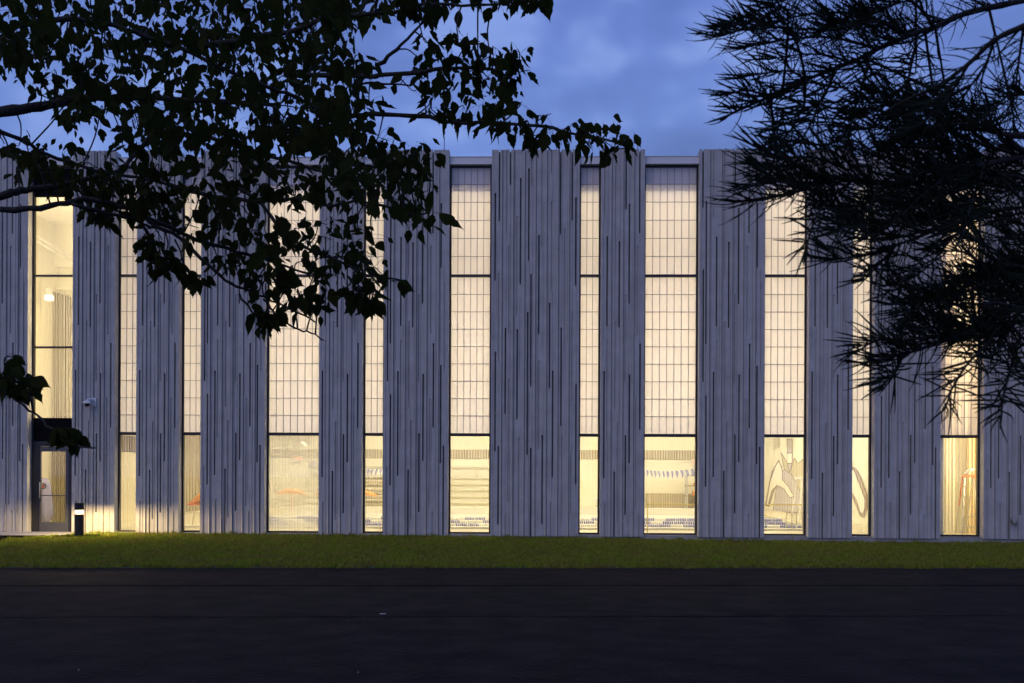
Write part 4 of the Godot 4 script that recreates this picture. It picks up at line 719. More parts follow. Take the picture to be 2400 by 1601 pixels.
func pane_mesh(w: float, h: float, mat: Material) -> ArrayMesh:
	# a shallow shell: the face and its four returns
	var s := mb()
	var f := 0.0
	var k := -0.03
	var x := w / 2.0
	var y := h / 2.0
	quad(s, Vector3(-x, y, f), Vector3(x, y, f), Vector3(x, -y, f), Vector3(-x, -y, f))
	quad(s, Vector3(-x, y, k), Vector3(x, y, k), Vector3(x, y, f), Vector3(-x, y, f))
	quad(s, Vector3(-x, -y, f), Vector3(x, -y, f), Vector3(x, -y, k), Vector3(-x, -y, k))
	quad(s, Vector3(-x, y, k), Vector3(-x, y, f), Vector3(-x, -y, f), Vector3(-x, -y, k))
	quad(s, Vector3(x, y, f), Vector3(x, y, k), Vector3(x, -y, k), Vector3(x, -y, f))
	return mesh_of(s, mat)

func strip_window(b: Node3D, x0: float, x1: float, cols: int, i: int) -> void:
	var s := mb()
	var fw := 0.043
	x0 += 0.002
	x1 -= 0.002
	frame_rect(s, x0, x1, 0.02, 9.19, fw, -0.31, -0.215)
	box(s, Vector3(x0 + fw, 6.423, -0.31), Vector3(x1 - fw, 6.485, -0.212))
	box(s, Vector3(x0 + fw, 2.452, -0.31), Vector3(x1 - fw, 2.524, -0.212))
	# a ledge behind the transom, inside
	box(s, Vector3(x0 + fw, 2.46, -0.62), Vector3(x1 - fw, 2.53, -0.3105))
	var f := obj(s, "window", M.frame, b)
	f.set_meta("label", "tall window strip of small glowing panes over one clear pane")
	s = mb()
	box(s, Vector3(x0, -0.045, -0.32), Vector3(x1, 0.019, -0.10))
	box(s, Vector3(x0, -0.028, -0.0995), Vector3(x1, 0.004, -0.075))
	obj(s, "sill", M.sill, f)
	# glazing bars
	var gx0 := x0 + fw
	var gx1 := x1 - fw
	var cw := (gx1 - gx0) / cols
	s = mb()
	for c in range(1, cols):
		for span in [[2.524, 6.423], [6.485, 9.147]]:
			box(s, Vector3(gx0 + c * cw - 0.0045, span[0], -0.262), Vector3(gx0 + c * cw + 0.0045, span[1], -0.236))
	for r in ROWS_TOP.slice(1, 9) + ROWS_UP.slice(1, 6):
		box(s, Vector3(gx0, r - 0.0045, -0.2615), Vector3(gx1, r + 0.0045, -0.2355))
	obj(s, "glazing_bars", M.bar, f)
	# the panes
	var one_by_one := i == 5 or i == 6 or i == 7 or i == 8
	var shells := {}
	var rest := []
	for k in 6:
		rest.append(mb())
	for rows in [ROWS_TOP, ROWS_UP]:
		if i == 8 and rows == ROWS_UP:
			one_by_one = false
		for r in rows.size() - 1:
			var y0: float = rows[r] + 0.004
			var y1: float = minf(rows[r + 1], 9.147) - 0.004
			var tone := rng.randi() % 6
			for c in cols:
				var kind := tone if rng.randf() < 0.72 else rng.randi() % 6
				var x := gx0 + (c + 0.5) * cw
				if one_by_one:
					var key := "%d %.3f" % [kind, y1 - y0]
					if not shells.has(key):
						shells[key] = pane_mesh(cw - 0.006, y1 - y0, M["pane%d" % kind])
					put(shells[key], "pane", f, Vector3(x, (y0 + y1) / 2.0, -0.248))
				else:
					var m := pane_mesh(cw - 0.006, y1 - y0, M["pane%d" % kind])
					rest[kind].append_from(m, 0, Transform3D(Basis(), Vector3(x, (y0 + y1) / 2.0, -0.248)))
	for k in 6:
		var m: ArrayMesh = rest[k].commit()
		if m.get_surface_count() > 0:
			m.surface_set_material(0, M["pane%d" % k])
			var o := put(m, "small_panes", f)
			stuff(o)
	# the clear pane and the thin printed lines on its inner face
	s = mb()
	box(s, Vector3(gx0, 0.063, -0.258), Vector3(gx1, 2.452, -0.25))
	obj(s, "clear_pane", M.glass, f)
	s = mb()
	var x := gx0 + 0.02
	while x < gx1 - 0.012:
		var w := rng.randf_range(0.004, 0.007)
		quad(s, Vector3(x, 2.451, -0.262), Vector3(x + w, 2.451, -0.262), Vector3(x + w, 0.064, -0.262), Vector3(x, 0.064, -0.262))
		x += rng.randf_range(0.03, 0.05)
	stuff(obj(s, "printed_lines", M.frit, f))
	if i == 3:
		s = mb()
		quad(s, Vector3(gx0, 2.451, -0.268), Vector3(gx1, 2.451, -0.268), Vector3(gx1, 0.064, -0.268), Vector3(gx0, 0.064, -0.268))
		obj(s, "steamed_film", M.film, f)

func entrance(b: Node3D, x0: float, x1: float) -> void:
	x0 += 0.002
	x1 -= 0.002
	var s := mb()
	var fw := 0.045
	frame_rect(s, x0, x1, 2.24, 9.19, fw, -0.31, -0.215)
	box(s, Vector3(x0 + fw, 6.43, -0.31), Vector3(x1 - fw, 6.475, -0.212))
	box(s, Vector3(x0 + fw, 4.63, -0.31), Vector3(x1 - fw, 4.675, -0.212))
	var f := obj(s, "window", M.frame, b)
	f.set_meta("label", "clear stair window over the glass entrance door")
	s = mb()
	box(s, Vector3(x0 + fw, 2.285, -0.29), Vector3(x1 - fw, 2.872, -0.225))
	obj(s, "spandrel", M.spandrel, f)
	s = mb()
	box(s, Vector3(x0 + fw, 8.44, -0.29), Vector3(x1 - fw, 9.145, -0.225))
	obj(s, "spandrel", M.spandrel, f)
	for span in [[2.874, 4.63], [4.675, 6.43], [6.475, 8.438]]:
		s = mb()
		box(s, Vector3(x0 + fw, span[0], -0.258), Vector3(x1 - fw, span[1], -0.25))
		obj(s, "clear_pane", M.glass, f)
	s = mb()
	var x := x0 + 0.07
	while x < x1 - 0.06:
		quad(s, Vector3(x, 8.43, -0.262), Vector3(x + 0.007, 8.43, -0.262), Vector3(x + 0.007, 2.88, -0.262), Vector3(x, 2.88, -0.262))
		x += rng.randf_range(0.03, 0.05)
	stuff(obj(s, "printed_lines", M.frit, f))
	# the door
	s = mb()
	box(s, Vector3(x0, 0.0, -0.31), Vector3(-12.41, 2.238, -0.215))
	box(s, Vector3(-11.66, 0.0, -0.31), Vector3(x1, 2.238, -0.215))
	box(s, Vector3(-12.41, 2.16, -0.31), Vector3(-11.66, 2.238, -0.215))
	obj(s, "door_frame", M.frame, b)
	s = mb()
	var dx0 := -12.405
	var dx1 := -11.665
	box(s, Vector3(dx0, 0.012, -0.28), Vector3(dx0 + 0.035, 2.155, -0.232))
	box(s, Vector3(dx1 - 0.075, 0.012, -0.28), Vector3(dx1, 2.155, -0.232))
	box(s, Vector3(dx0 + 0.035, 0.012, -0.28), Vector3(dx1 - 0.075, 0.25, -0.232))
	box(s, Vector3(dx0 + 0.035, 2.03, -0.28), Vector3(dx1 - 0.075, 2.155, -0.232))
	box(s, Vector3(dx0 + 0.035, 0.91, -0.28), Vector3(dx1 - 0.075, 0.935, -0.23))
	var d := obj(s, "door", M.door, b)
	d.set_meta("label", "narrow glass entrance door in a dark metal frame")
	s = mb()
	box(s, Vector3(dx0 + 0.035, 0.25, -0.26), Vector3(dx1 - 0.075, 2.03, -0.252))
	obj(s, "clear_pane", M.glass, d)
	s = mb(true)
	pole(s, Vector3(dx0 + 0.022, 0.85, -0.2), Vector3(dx0 + 0.022, 1.25, -0.2), 0.012)
	pole(s, Vector3(dx0 + 0.022, 0.87, -0.2), Vector3(dx0 + 0.022, 0.87, -0.232), 0.008)
	pole(s, Vector3(dx0 + 0.022, 1.23, -0.2), Vector3(dx0 + 0.022, 1.23, -0.232), 0.008)
	obj(s, "handle", M.steel, d)
	s = mb()
	box(s, Vector3(x0, -0.03, -0.32), Vector3(x1, 0.0, -0.02))
	obj(s, "threshold", M.sill, b)

func ribbed(called: String, b: Node3D, a: Vector3, along: Vector3, h: float, step: float, mat: Material, off: Vector3) -> void:
	# thin upright battens along a wall
	var s := mb()
	var n := int(along.length() / step)
	var dir := along.normalized()
	for k in n:
		var p := a + dir * (k + 0.5) * step
		var w := step * rng.randf_range(0.25, 0.45)
		var t := Transform3D(Basis(dir, UP, off.normalized()), p)
		box(s, Vector3(-w / 2.0, 0, 0), Vector3(w / 2.0, h, 0.02 + 0.02 * (k % 2)), t)
	stuff(obj(s, called, mat, b))

func inside(b: Node3D) -> void:
	# the pool hall behind the strip windows
	var s := mb()
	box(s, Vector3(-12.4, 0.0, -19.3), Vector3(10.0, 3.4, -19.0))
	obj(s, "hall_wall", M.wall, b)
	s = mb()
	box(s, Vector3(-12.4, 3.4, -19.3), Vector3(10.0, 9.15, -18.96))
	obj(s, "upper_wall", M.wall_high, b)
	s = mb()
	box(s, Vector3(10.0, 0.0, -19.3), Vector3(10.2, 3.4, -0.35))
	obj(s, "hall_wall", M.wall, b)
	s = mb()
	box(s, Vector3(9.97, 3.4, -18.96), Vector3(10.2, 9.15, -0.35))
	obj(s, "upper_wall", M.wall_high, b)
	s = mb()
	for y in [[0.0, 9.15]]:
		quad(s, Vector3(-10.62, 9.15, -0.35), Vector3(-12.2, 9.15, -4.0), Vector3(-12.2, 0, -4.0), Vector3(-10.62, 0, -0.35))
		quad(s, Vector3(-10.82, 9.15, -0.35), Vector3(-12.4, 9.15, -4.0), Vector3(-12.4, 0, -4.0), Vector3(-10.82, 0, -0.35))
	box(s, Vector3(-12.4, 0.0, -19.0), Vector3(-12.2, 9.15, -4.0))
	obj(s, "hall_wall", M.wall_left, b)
	s = mb()
	box(s, Vector3(-15.9, 8.5, -19.0), Vector3(15.9, 8.6, -0.45))
	obj(s, "ceiling", M.ceiling, b)
	s = mb()
	# the deck leaves the basin open
	box(s, Vector3(-15.9, -0.3, -2.75), Vector3(15.9, 0.0, -0.35))
	box(s, Vector3(-12.4, -0.3, -19.0), Vector3(10.0, 0.0, -13.7))
	box(s, Vector3(-12.4, -0.3, -13.7), Vector3(-9.6, 0.0, -2.75))
	box(s, Vector3(8.6, -0.3, -13.7), Vector3(10.0, 0.0, -2.75))
	box(s, Vector3(-15.9, -0.3, -8.0), Vector3(-12.4, 0.0, -2.75))
	obj(s, "deck", M.deck, b)
	s = mb()
	box(s, Vector3(-9.6, 0.001, -2.75), Vector3(8.6, 0.06, -2.45))
	box(s, Vector3(-9.6, 0.001, -14.0), Vector3(8.6, 0.16, -13.7))
	box(s, Vector3(-9.6, -1.5, -13.72), Vector3(8.6, 0.0005, -13.69))
	obj(s, "pool_edge", M.coping, b)
	s = mb()
	box(s, Vector3(-9.6, -0.4, -13.69), Vector3(8.6, -0.10, -2.75))
	var water := obj(s, "water", M.water)
	struct(water)
	# slatted band on the far wall, and battens at its foot
	s = mb()
	box(s, Vector3(-12.0, 2.12, -18.995), Vector3(9.8, 2.52, -18.975))
	obj(s, "slat_backing", M.slat, b)
	ribbed("slat_band", b, Vector3(-12.0, 2.13, -18.974), Vector3(21.8, 0, 0), 0.38, 0.12, M.bench, Vector3(0, 0, 1))
	ribbed("wall_battens", b, Vector3(-12.19, 0.1, -18.9), Vector3(0, 0, 12.0), 3.2, 0.16, M.slat, Vector3(1, 0, 0))
	ribbed("wall_battens", b, Vector3(-12.19, 2.1, -6.9), Vector3(0, 0, 2.8), 0.5, 0.09, M.slat_dark, Vector3(1, 0, 0))
	s = mb()
	box(s, Vector3(3.15, 0.0, -18.99), Vector3(4.1, 1.75, -18.95))
	obj(s, "inner_door", M.brown, b)
	s = mb()
	box(s, Vector3(5.0, 0.0, -18.98), Vector3(7.3, 0.62, -18.5))
	obj(s, "low_cabinet", M.slat, b)
	# mural on the right wall: plain sweeping shapes and a banded tower
	mural(b)
	# the small room behind the last window
	s = mb()
	box(s, Vector3(10.2, 0.0, -2.5), Vector3(11.44, 9.15, -1.9))
	obj(s, "room_wall", M.wall, b)
	s = mb()
	box(s, Vector3(11.44, 0.0, -2.5), Vector3(15.9, 9.15, -1.72))
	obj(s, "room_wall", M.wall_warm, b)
	ribbed("wall_battens", b, Vector3(11.5, 0.05, -1.72), Vector3(2.0, 0, 0), 8.4, 0.09, M.wall_warm, Vector3(0, 0, 1))
	ribbed("wall_battens", b, Vector3(10.25, 0.05, -1.9), Vector3(1.15, 0, 0), 8.4, 0.09, M.wall, Vector3(0, 0, 1))
	# the stair lobby behind the entrance
	s = mb()
	box(s, Vector3(-15.9, 0.0, -8.2), Vector3(-12.4, 9.15, -8.0))
	obj(s, "lobby_wall", M.wall, b)
	s = mb()
	box(s, Vector3(-13.75, 0.0, -8.0), Vector3(-13.55, 9.15, -0.35))
	obj(s, "lobby_wall", M.wall, b)
	ribbed("wall_battens", b, Vector3(-13.54, 0.0, -7.9), Vector3(0, 0, 4.8), 6.6, 0.12, M.slat, Vector3(1, 0, 0))
	s = mb()
	box(s, Vector3(-13.55, 6.7, -8.0), Vector3(-12.6, 7.55, -3.4))
	box(s, Vector3(-13.55, 7.3, -3.4), Vector3(-10.9, 9.0, -3.2))
	obj(s, "bulkhead", M.wall, b)
	s = mb()
	pole(s, Vector3(-13.3, 7.75, -1.0), Vector3(-12.9, 7.35, -3.1), 0.03)
	pole(s, Vector3(-13.3, 7.9, -1.0), Vector3(-12.9, 7.5, -3.1), 0.03)
	obj(s, "sprinkler_pipe", M.white, b)
	# closing walls at the two ends and the back of the roof space
	s = mb()
	box(s, Vector3(-16.1, -0.3, -19.4), Vector3(-15.9, 9.28, -0.02))
	box(s, Vector3(15.9, -0.3, -19.4), Vector3(16.1, 9.28, -0.02))
	obj(s, "end_wall", M.plinth, b)
	s = mb()
	box(s, Vector3(-15.9, 8.64, -0.50), Vector3(15.9, 9.149, -0.315))
	obj(s, "roof_edge_beam", M.white, b)

func flat_shape(s: SurfaceTool, pts: PackedVector2Array, x: float) -> void:
	# a shape on the wall that faces the pool; points are (z, y)
	var idx := Geometry2D.triangulate_polygon(pts)
	for i in range(0, idx.size(), 3):
		tri(s, Vector3(x, pts[idx[i]].y, pts[idx[i]].x), Vector3(x, pts[idx[i + 1]].y, pts[idx[i + 1]].x), Vector3(x, pts[idx[i + 2]].y, pts[idx[i + 2]].x))

var mural_shapes := [["olive", [Vector2(-15.33, 2.38), Vector2(-14.34, 1.95), Vector2(-13.9, 1.63), Vector2(-13.35, 2.14), Vector2(-12.81, 1.92), Vector2(-11.96, 2.1), Vector2(-11.71, 0.6), Vector2(-12.56, 0.9), Vector2(-13.77, 1.5), Vector2(-14.86, 1.7)]], ["lilac", [Vector2(-16.13, 0.82), Vector2(-15.38, 1.49), Vector2(-14.86, 1.7), Vector2(-13.77, 1.5), Vector2(-12.56, 0.9), Vector2(-11.82, 0.6), Vector2(-11.81, 0.09), Vector2(-16.61, -0.07)]], ["taupe", [Vector2(-17.94, 0.17), Vector2(-17.35, 0.98), Vector2(-16.78, 1.61), Vector2(-15.66, 2.08), Vector2(-15.12, 1.73), Vector2(-15.25, 1.36), Vector2(-16.41, 0.82), Vector2(-17.26, 0.12)]], ["white", [Vector2(-17.71, 0.21), Vector2(-17.06, 1.2), Vector2(-16.14, 1.84), Vector2(-15.6, 2.04), Vector2(-15.12, 1.66), Vector2(-15.11, 1.29), Vector2(-14.2, 1.03), Vector2(-13.33, 0.65), Vector2(-13.94, 0.6), Vector2(-14.84, 0.92), Vector2(-15.92, 1.04), Vector2(-16.76, 0.81), Vector2(-17.27, 0.33), Vector2(-17.49, 0.15)]], ["lilac", [Vector2(-14.36, 2.87), Vector2(-13.61, 2.84), Vector2(-13.65, 1.83), Vector2(-13.96, 1.6), Vector2(-14.28, 1.86)]], ["white", [Vector2(-14.35, 2.33), Vector2(-13.6, 2.32), Vector2(-13.59, 1.93), Vector2(-14.34, 1.93)]], ["taupe", [Vector2(-6.94, 1.74), Vector2(-6.41, 1.73), Vector2(-6.06, 1.63), Vector2(-5.21, 0.92), Vector2(-5.21, 0.54), Vector2(-5.5, 0.23), Vector2(-5.81, 0.28), Vector2(-6.28, 0.66), Vector2(-6.64, 0.89)]], ["white", [Vector2(-6.94, 1.67), Vector2(-6.41, 1.69), Vector2(-6.13, 1.45), Vector2(-5.66, 1.04), Vector2(-5.36, 0.76), Vector2(-5.39, 0.51), Vector2(-5.58, 0.31), Vector2(-5.85, 0.41), Vector2(-6.16, 0.74), Vector2(-6.69, 1.02)]]]

func mural(b: Node3D) -> void:
	var mats := {"olive": plain(lin(0.47, 0.43, 0.29), 0.85), "lilac": plain(lin(0.46, 0.43, 0.46), 0.85), "white": plain(lin(0.80, 0.79, 0.72), 0.8), "taupe": plain(lin(0.36, 0.29, 0.26), 0.85)}
	var k := 0
	for m in mural_shapes:
		var s := mb()
		k += 1
		flat_shape(s, PackedVector2Array(m[1]), 9.998 - 0.003 * k)
		var fill := obj(s, "mural_shape", mats[m[0]], b)
		s = mb()
		for i in m[1].size():
			var p: Vector2 = m[1][i]
			var q: Vector2 = m[1][(i + 1) % m[1].size()]
			var w := Vector2(-(q - p).y, (q - p).x).normalized() * Vector2(0.045, 0.016)
			quad(s, Vector3(9.9965 - 0.003 * k, p.y + w.y, p.x + w.x), Vector3(9.9965 - 0.003 * k, q.y + w.y, q.x + w.x), Vector3(9.9965 - 0.003 * k, q.y - w.y, q.x - w.x), Vector3(9.9965 - 0.003 * k, p.y - w.y, p.x - w.x))
		obj(s, "outline", M.taupe, fill)
	var s2 := mb()
	for i in 11:
		for side in [-1.0, 1.0]:
			var y := 2.62 + i * 0.035
			quad(s2, Vector3(9.97, y + 0.008 + (i - 5) * 0.03, -15.0 + side * 1.6), Vector3(9.97, y + 0.008, -15.0 + side * 0.45), Vector3(9.97, y - 0.008, -15.0 + side * 0.45), Vector3(9.97, y - 0.008 + (i - 5) * 0.03, -15.0 + side * 1.6))
	obj(s2, "mural_rays", M.olive, b)


# ---------------------------------------------------------------- things in the hall
func area(called: String, where: Vector3, size: Vector2, energy: float, col: Color, facing: Vector3, parent: Node) -> void:
	var l := AreaLight3D.new()
	l.name = called
	l.area_size = size
	l.area_normalize_energy = true
	l.light_energy = energy
	l.light_color = col
	l.shadow_enabled = true
	l.area_range = 60.0
	l.area_attenuation = 2.0
	parent.add_child(l)
	l.position = where
	l.basis = Basis.looking_at(facing, Vector3(0, 0, 1) if absf(facing.y) > 0.9 else UP)

func things_inside() -> void:
	var warm := Color(1.0, 0.935, 0.79)
	for k in 8:
		var row: int = k / 4
		var t := thing("ceiling_light", "long hanging light over the %s lanes, %s of its row" % [["near", "far"][row], ["leftmost", "second from left", "second from right", "rightmost"][k % 4]], "ceiling light", Vector3([-8.6, -3.2, 2.2, 7.4][k % 4], 6.9, [-5.5, -12.5][row]), 0, "hanging lights over the pool")
		var s := mb()
		box(s, Vector3(-1.8, 0.0, -0.25), Vector3(1.8, 0.10, 0.25))
		for x in [-1.5, 1.5]:
			box(s, Vector3(x - 0.01, 0.13, -0.01), Vector3(x + 0.01, 1.6, 0.01))
		obj(s, "housing", M.white, t)
		s = mb()
		box(s, Vector3(-1.78, -0.015, -0.23), Vector3(1.78, -0.0005, 0.23))
		obj(s, "lamp_panel", M.lamp, t)
		s = mb()
		box(s, Vector3(-1.78, 0.1005, -0.23), Vector3(1.78, 0.115, 0.23))
		obj(s, "lamp_panel", M.lamp, t)
		area("lamp", Vector3(0, -0.025, 0), Vector2(3.5, 0.44), 19.0, warm, Vector3(0, -1, 0), t)
		area("up_lamp", Vector3(0, 0.125, 0), Vector2(3.5, 0.44), 40.0, warm, Vector3(0, 1, 0), t)
	for q in [[Vector3(12.75, 4.5, -1.0), -1.0, 36.0, 7.4, "tall glowing light strip in the small room behind the rightmost window"], [Vector3(-11.13, 4.6, -0.75), -1.0, 20.0, 6.8, "tall glowing light strip in the lobby right of the entrance door"], [Vector3(-12.6, 3.0, -6.0), -1.0, 28.0, 5.4, "glowing light strip at the back of the lobby"]]:
		var t := thing("light_strip", q[4], "light", q[0])
		var h: float = q[3] / 2.0
		var s := mb()
		box(s, Vector3(0.0, -h, -0.12), Vector3(0.08, h, 0.12))
		obj(s, "housing", M.white, t)
		s = mb()
		box(s, Vector3(-0.015, -h + 0.02, -0.1), Vector3(-0.0005, h - 0.02, 0.1))
		obj(s, "lamp_panel", M.lamp, t)
		area("lamp", Vector3(-0.02, 0, 0), Vector2(0.18, q[3] - 0.06), q[2], Color(1.0, 0.9, 0.68), Vector3(-1, 0, 0), t)

	# wall lamp seen high in the lobby
	var wl := thing("wall_lamp", "small white wall lamp seen through the stair window above the door", "lamp", Vector3(-13.12, 6.22, -2.1))
	wl.scale = Vector3.ONE * 0.62
	var s := mb()
	box(s, Vector3(-0.10, 0.12, -0.1), Vector3(0.10, 0.42, 0.1))
	obj(s, "housing", M.white, wl)
	s = mb()
	box(s, Vector3(-0.14, -0.10, -0.14), Vector3(0.14, 0.1195, 0.14))
	obj(s, "lamp_glass", M.lamp, wl)

	# tiered benches on the far side
	var bl := thing("bleacher", "pale tiered bench seating along the far wall behind the lanes", "bleacher", Vector3(-4.6, 0, -18.6))
	for r in 5:
		s = mb()
		box(s, Vector3(-5.2, 0.18 + r * 0.26, 1.5 - r * 0.42), Vector3(4.0, 0.24 + r * 0.26, 1.78 - r * 0.42))
		obj(s, "bench", M.bench, bl)
		s = mb()
		box(s, Vector3(-5.2, 0.0, 1.71 - r * 0.42), Vector3(4.0, 0.178 + r * 0.26, 1.73 - r * 0.42))
		obj(s, "riser", M.wall, bl)
	s = mb()
	for k in 6:
		box(s, Vector3(-5.2 + k * 1.84 - 0.03, 0, -0.3), Vector3(-5.2 + k * 1.84 + 0.03, 0.1, 1.8))
		box(s, Vector3(-5.2 + k * 1.84 - 0.02, 0.1, -0.32), Vector3(-5.2 + k * 1.84 + 0.02, 1.75, -0.28))
	box(s, Vector3(-5.2, 1.72, -0.32), Vector3(4.0, 1.76, -0.28))
	obj(s, "railing", M.bench, bl)

	# numbered seat backs left of the benches
	var sb := thing("seat_block", "block of seats with rows of dark dots left of the tiered benches", "seating", Vector3(-6.7, 0, -16.2))
	for r in 8:
		s = mb()
		box(s, Vector3(-0.6, 0.08 + r * 0.16, 0.3 - r * 0.08), Vector3(0.62 - r * 0.0, 0.15 + r * 0.16, 0.34 - r * 0.08))
		for k in 12:
			if rng.randf() < 0.9:
				box(s, Vector3(-0.55 + k * 0.1, 0.1505 + r * 0.16, 0.3 - r * 0.08), Vector3(-0.50 + k * 0.1, 0.19 + r * 0.16, 0.34 - r * 0.08))
		obj(s, "seat_row", M.slat_dark if r % 2 else M.slat, sb)

	# lane ropes: strings of floats
	var zs := [-9.2, -7.2, -5.3, -3.5]
	var names := ["farthest", "third", "second", "nearest"]
	for k in 4:
		var lr := thing("lane_rope", "%s lane rope of blue and white floats across the pool" % ["farthest", "second farthest", "second nearest", "nearest"][k], "lane rope", Vector3(0, -0.05, zs[k]), 0, "lane ropes in the pool")
		var c := mb()
		pole(c, Vector3(-9.6, 0, 0), Vector3(8.6, 0, 0), 0.008, 6)
		obj(c, "cable", M.steel, lr)
		var x := -9.5
		var on := k % 2 == 0
		var white_disc := rope_mesh(M.white, 6)
		var blue_disc := rope_mesh(M.blue, 6)
		var red_disc := rope_mesh(M.orange, 6)
		var j := 0
		while x < 8.2:
			var run := 0
			var solid := x > 2.6
			while run < (3 if solid and on else 1 if solid else 2):
				put(red_disc if (k >= 2 and j % 17 == 9) else blue_disc if on else white_disc, "float", lr, Vector3(x, 0, 0))
				x += 0.36
				run += 1
				j += 1
			on = not on

	# pennants over the water
	pennants("row of hanging blue and white pennants seen in the second wide window from the right", Vector3(4.35, 1.66, -14.2), Vector3(5.35, 1.80, -4.6))
	pennants("row of hanging blue and white pennants seen in the leftmost wide window", Vector3(-6.0, 1.66, -15.5), Vector3(-6.75, 1.88, -5.0))

	exit_sign("small orange glowing exit sign above the left bleacher end", Vector3(-10.35, 2.08, -18.9), 0.0)
	exit_sign("small orange glowing exit sign above the right end of the pennants", Vector3(7.2, 2.02, -18.9), 0.0)

	# yellow rail
	var yr := thing("safety_rail", "thin yellow safety rail along the near side of the pool", "rail", Vector3(0, 0, -1.35))
	s = mb(true)
	pole(s, Vector3(2.95, 0.745, 0), Vector3(7.6, 0.745, 0), 0.014)
	obj(s, "rail", M.yellow, yr)
	for x in [3.0, 4.95, 7.3]:
		s = mb(true)
		pole(s, Vector3(x, 0, 0), Vector3(x, 0.735, 0), 0.014)
		obj(s, "post", M.yellow, yr)

	# rack with red and orange gear
	var rk := thing("storage_rack", "metal storage rack with an orange shelf load by the far wall", "rack", Vector3(7.25, 0, -18.0))
	s = mb()
	for x in [-0.62, 0.62]:
		for z in [-0.25, 0.25]:
			box(s, Vector3(x - 0.03, 0, z - 0.03), Vector3(x + 0.03, 1.42, z + 0.03))
	obj(s, "upright", M.steel, rk)
	for r in 4:
		s = mb()
		box(s, Vector3(-0.66, 0.1 + r * 0.43, -0.28), Vector3(0.66, 0.13 + r * 0.43, 0.28))
		obj(s, "shelf", M.slat_dark, rk)
	s = mb()
	box(s, Vector3(-0.35, 0.5605, -0.2), Vector3(0.58, 0.74, 0.24))
	box(s, Vector3(-0.3, 0.9905, -0.2), Vector3(0.55, 1.10, 0.24))
	tag(obj(s, "kickboard_pile", M.orange, self, Vector3(7.25, 0, -18.0)), "orange pile of kickboards on the storage rack shelves", "kickboards")
	s = mb()
	box(s, Vector3(-0.5, 1.4205, -0.2), Vector3(0.58, 1.56, 0.24))
	tag(obj(s, "folded_cover", M.lilac, self, Vector3(7.25, 0, -18.0)), "pale lilac folded cover on top of the storage rack", "cover")

	# starting blocks
	for k in 2:
		var bk := thing("starting_block", ["white slanted starting block in front of the brown inner door", "white slanted starting block hidden half behind the wide concrete panel"][k], "starting block", Vector3([3.75, 2.6][k], 0, -14.3), 0, "starting blocks at the far pool edge")
		s = mb()
		box(s, Vector3(-0.06, 0.0, -0.06), Vector3(0.06, 0.5, 0.06))
		obj(s, "post", M.steel, bk)
		s = mb()
		box(s, Vector3(-0.28, -0.025, -0.3), Vector3(0.28, 0.025, 0.3), Transform3D(Basis(Vector3(0, 0, 1), 0.35), Vector3(0, 0.55, 0)))
		obj(s, "platform", M.white, bk)

	# handrail hoops at the pool corner
	var hr := thing("pool_ladder", "curved pale pool ladder rails in front of the wall painting", "ladder", Vector3(7.05, 0, -2.6))
	for k in 2:
		s = mb(true)
		var pts := []
		var rr := []
		for j in 13:
			var a := PI * j / 12.0
			pts.append(Vector3(0.28 * k, 0.25 + 0.35 * sin(a), -0.25 + 0.30 * cos(a)))
			rr.append(0.02)
		pts.push_front(Vector3(0.28 * k, 0.0, 0.05)); rr.push_front(0.02)
		pts.append(Vector3(0.28 * k, -0.2, -0.55)); rr.append(0.02)
		tube(s, pts, rr, 8)
		obj(s, "rail", M.bench, hr)
	var gc := thing("guard_chair", "white lifeguard chair standing before the wall painting", "chair", Vector3(9.32, 0, -9.2))
	s = mb()
	for x in [-0.3, 0.3]:
		for z in [-0.35, 0.35]:
			pole(s, Vector3(x * 1.3, 0, z * 1.3), Vector3(x * 0.8, 1.35, z * 0.8), 0.035, 6)
	obj(s, "legs_frame", M.white, gc)
	s = mb()
	box(s, Vector3(-0.32, 1.35, -0.35), Vector3(0.32, 1.41, 0.35))
	obj(s, "seat", M.white, gc)
	s = mb()
	box(s, Vector3(0.26, 1.41, -0.33), Vector3(0.32, 1.9, 0.33))
	obj(s, "backrest", M.white, gc)

	# orange float rack behind the third window from the left
	var of := thing("rescue_cot", "orange covered cot on a thin wire stand behind the third window from the left", "cot", Vector3(-9.05, 0, -3.4), 0.3)
	s = mb(true)
	var prof := [[-0.62, 0.72, 0.06], [-0.35, 0.86, 0.15], [-0.05, 0.99, 0.2], [0.2, 0.93, 0.2], [0.45, 0.82, 0.17], [0.75, 0.74, 0.08]]
	var pp := []
	var pr := []
	for p in prof:
		pp.append(Vector3(p[0], p[1] - 0.12, 0))
		pr.append(p[2])
	tube(s, pp, pr, 12)
	obj(s, "cover", M.orange, of)
	s = mb()
	box(s, Vector3(-0.7, 0.60, -0.2), Vector3(0.8, 0.63, 0.2))
	obj(s, "tray", M.red, of)
	for x in [-0.55, 0.65]:
		for z in [-0.18, 0.18]:
			s = mb()
			pole(s, Vector3(x, 0, z), Vector3(x * 0.9, 0.6, z), 0.012, 6)
			obj(s, "leg", M.bench, of)
	# orange gear seen through the steamed pane
	for k in 3:
		s = mb(true)
		var a := Vector3(-8.9 + k * 1.05, 0.75 - 0.05 * k, -9.8 - k * 1.2)
		tube(s, [a, a + Vector3(0.3, 0.1, 0), a + Vector3(0.7, 0.08, 0), a + Vector3(1.0, -0.02, 0)], [0.03, 0.09, 0.09, 0.03], 10)
		tube(s, [a + Vector3(0.5, -0.75, 0), a + Vector3(0.5, 0.02, 0)], [0.02, 0.02], 6)
		tag(obj(s, "rescue_tube", M.orange), "%s pale orange rescue tube on a stand behind the steamed pane" % ["leftmost", "middle", "rightmost"][k], "rescue tube", "rescue tubes behind the steamed pane")
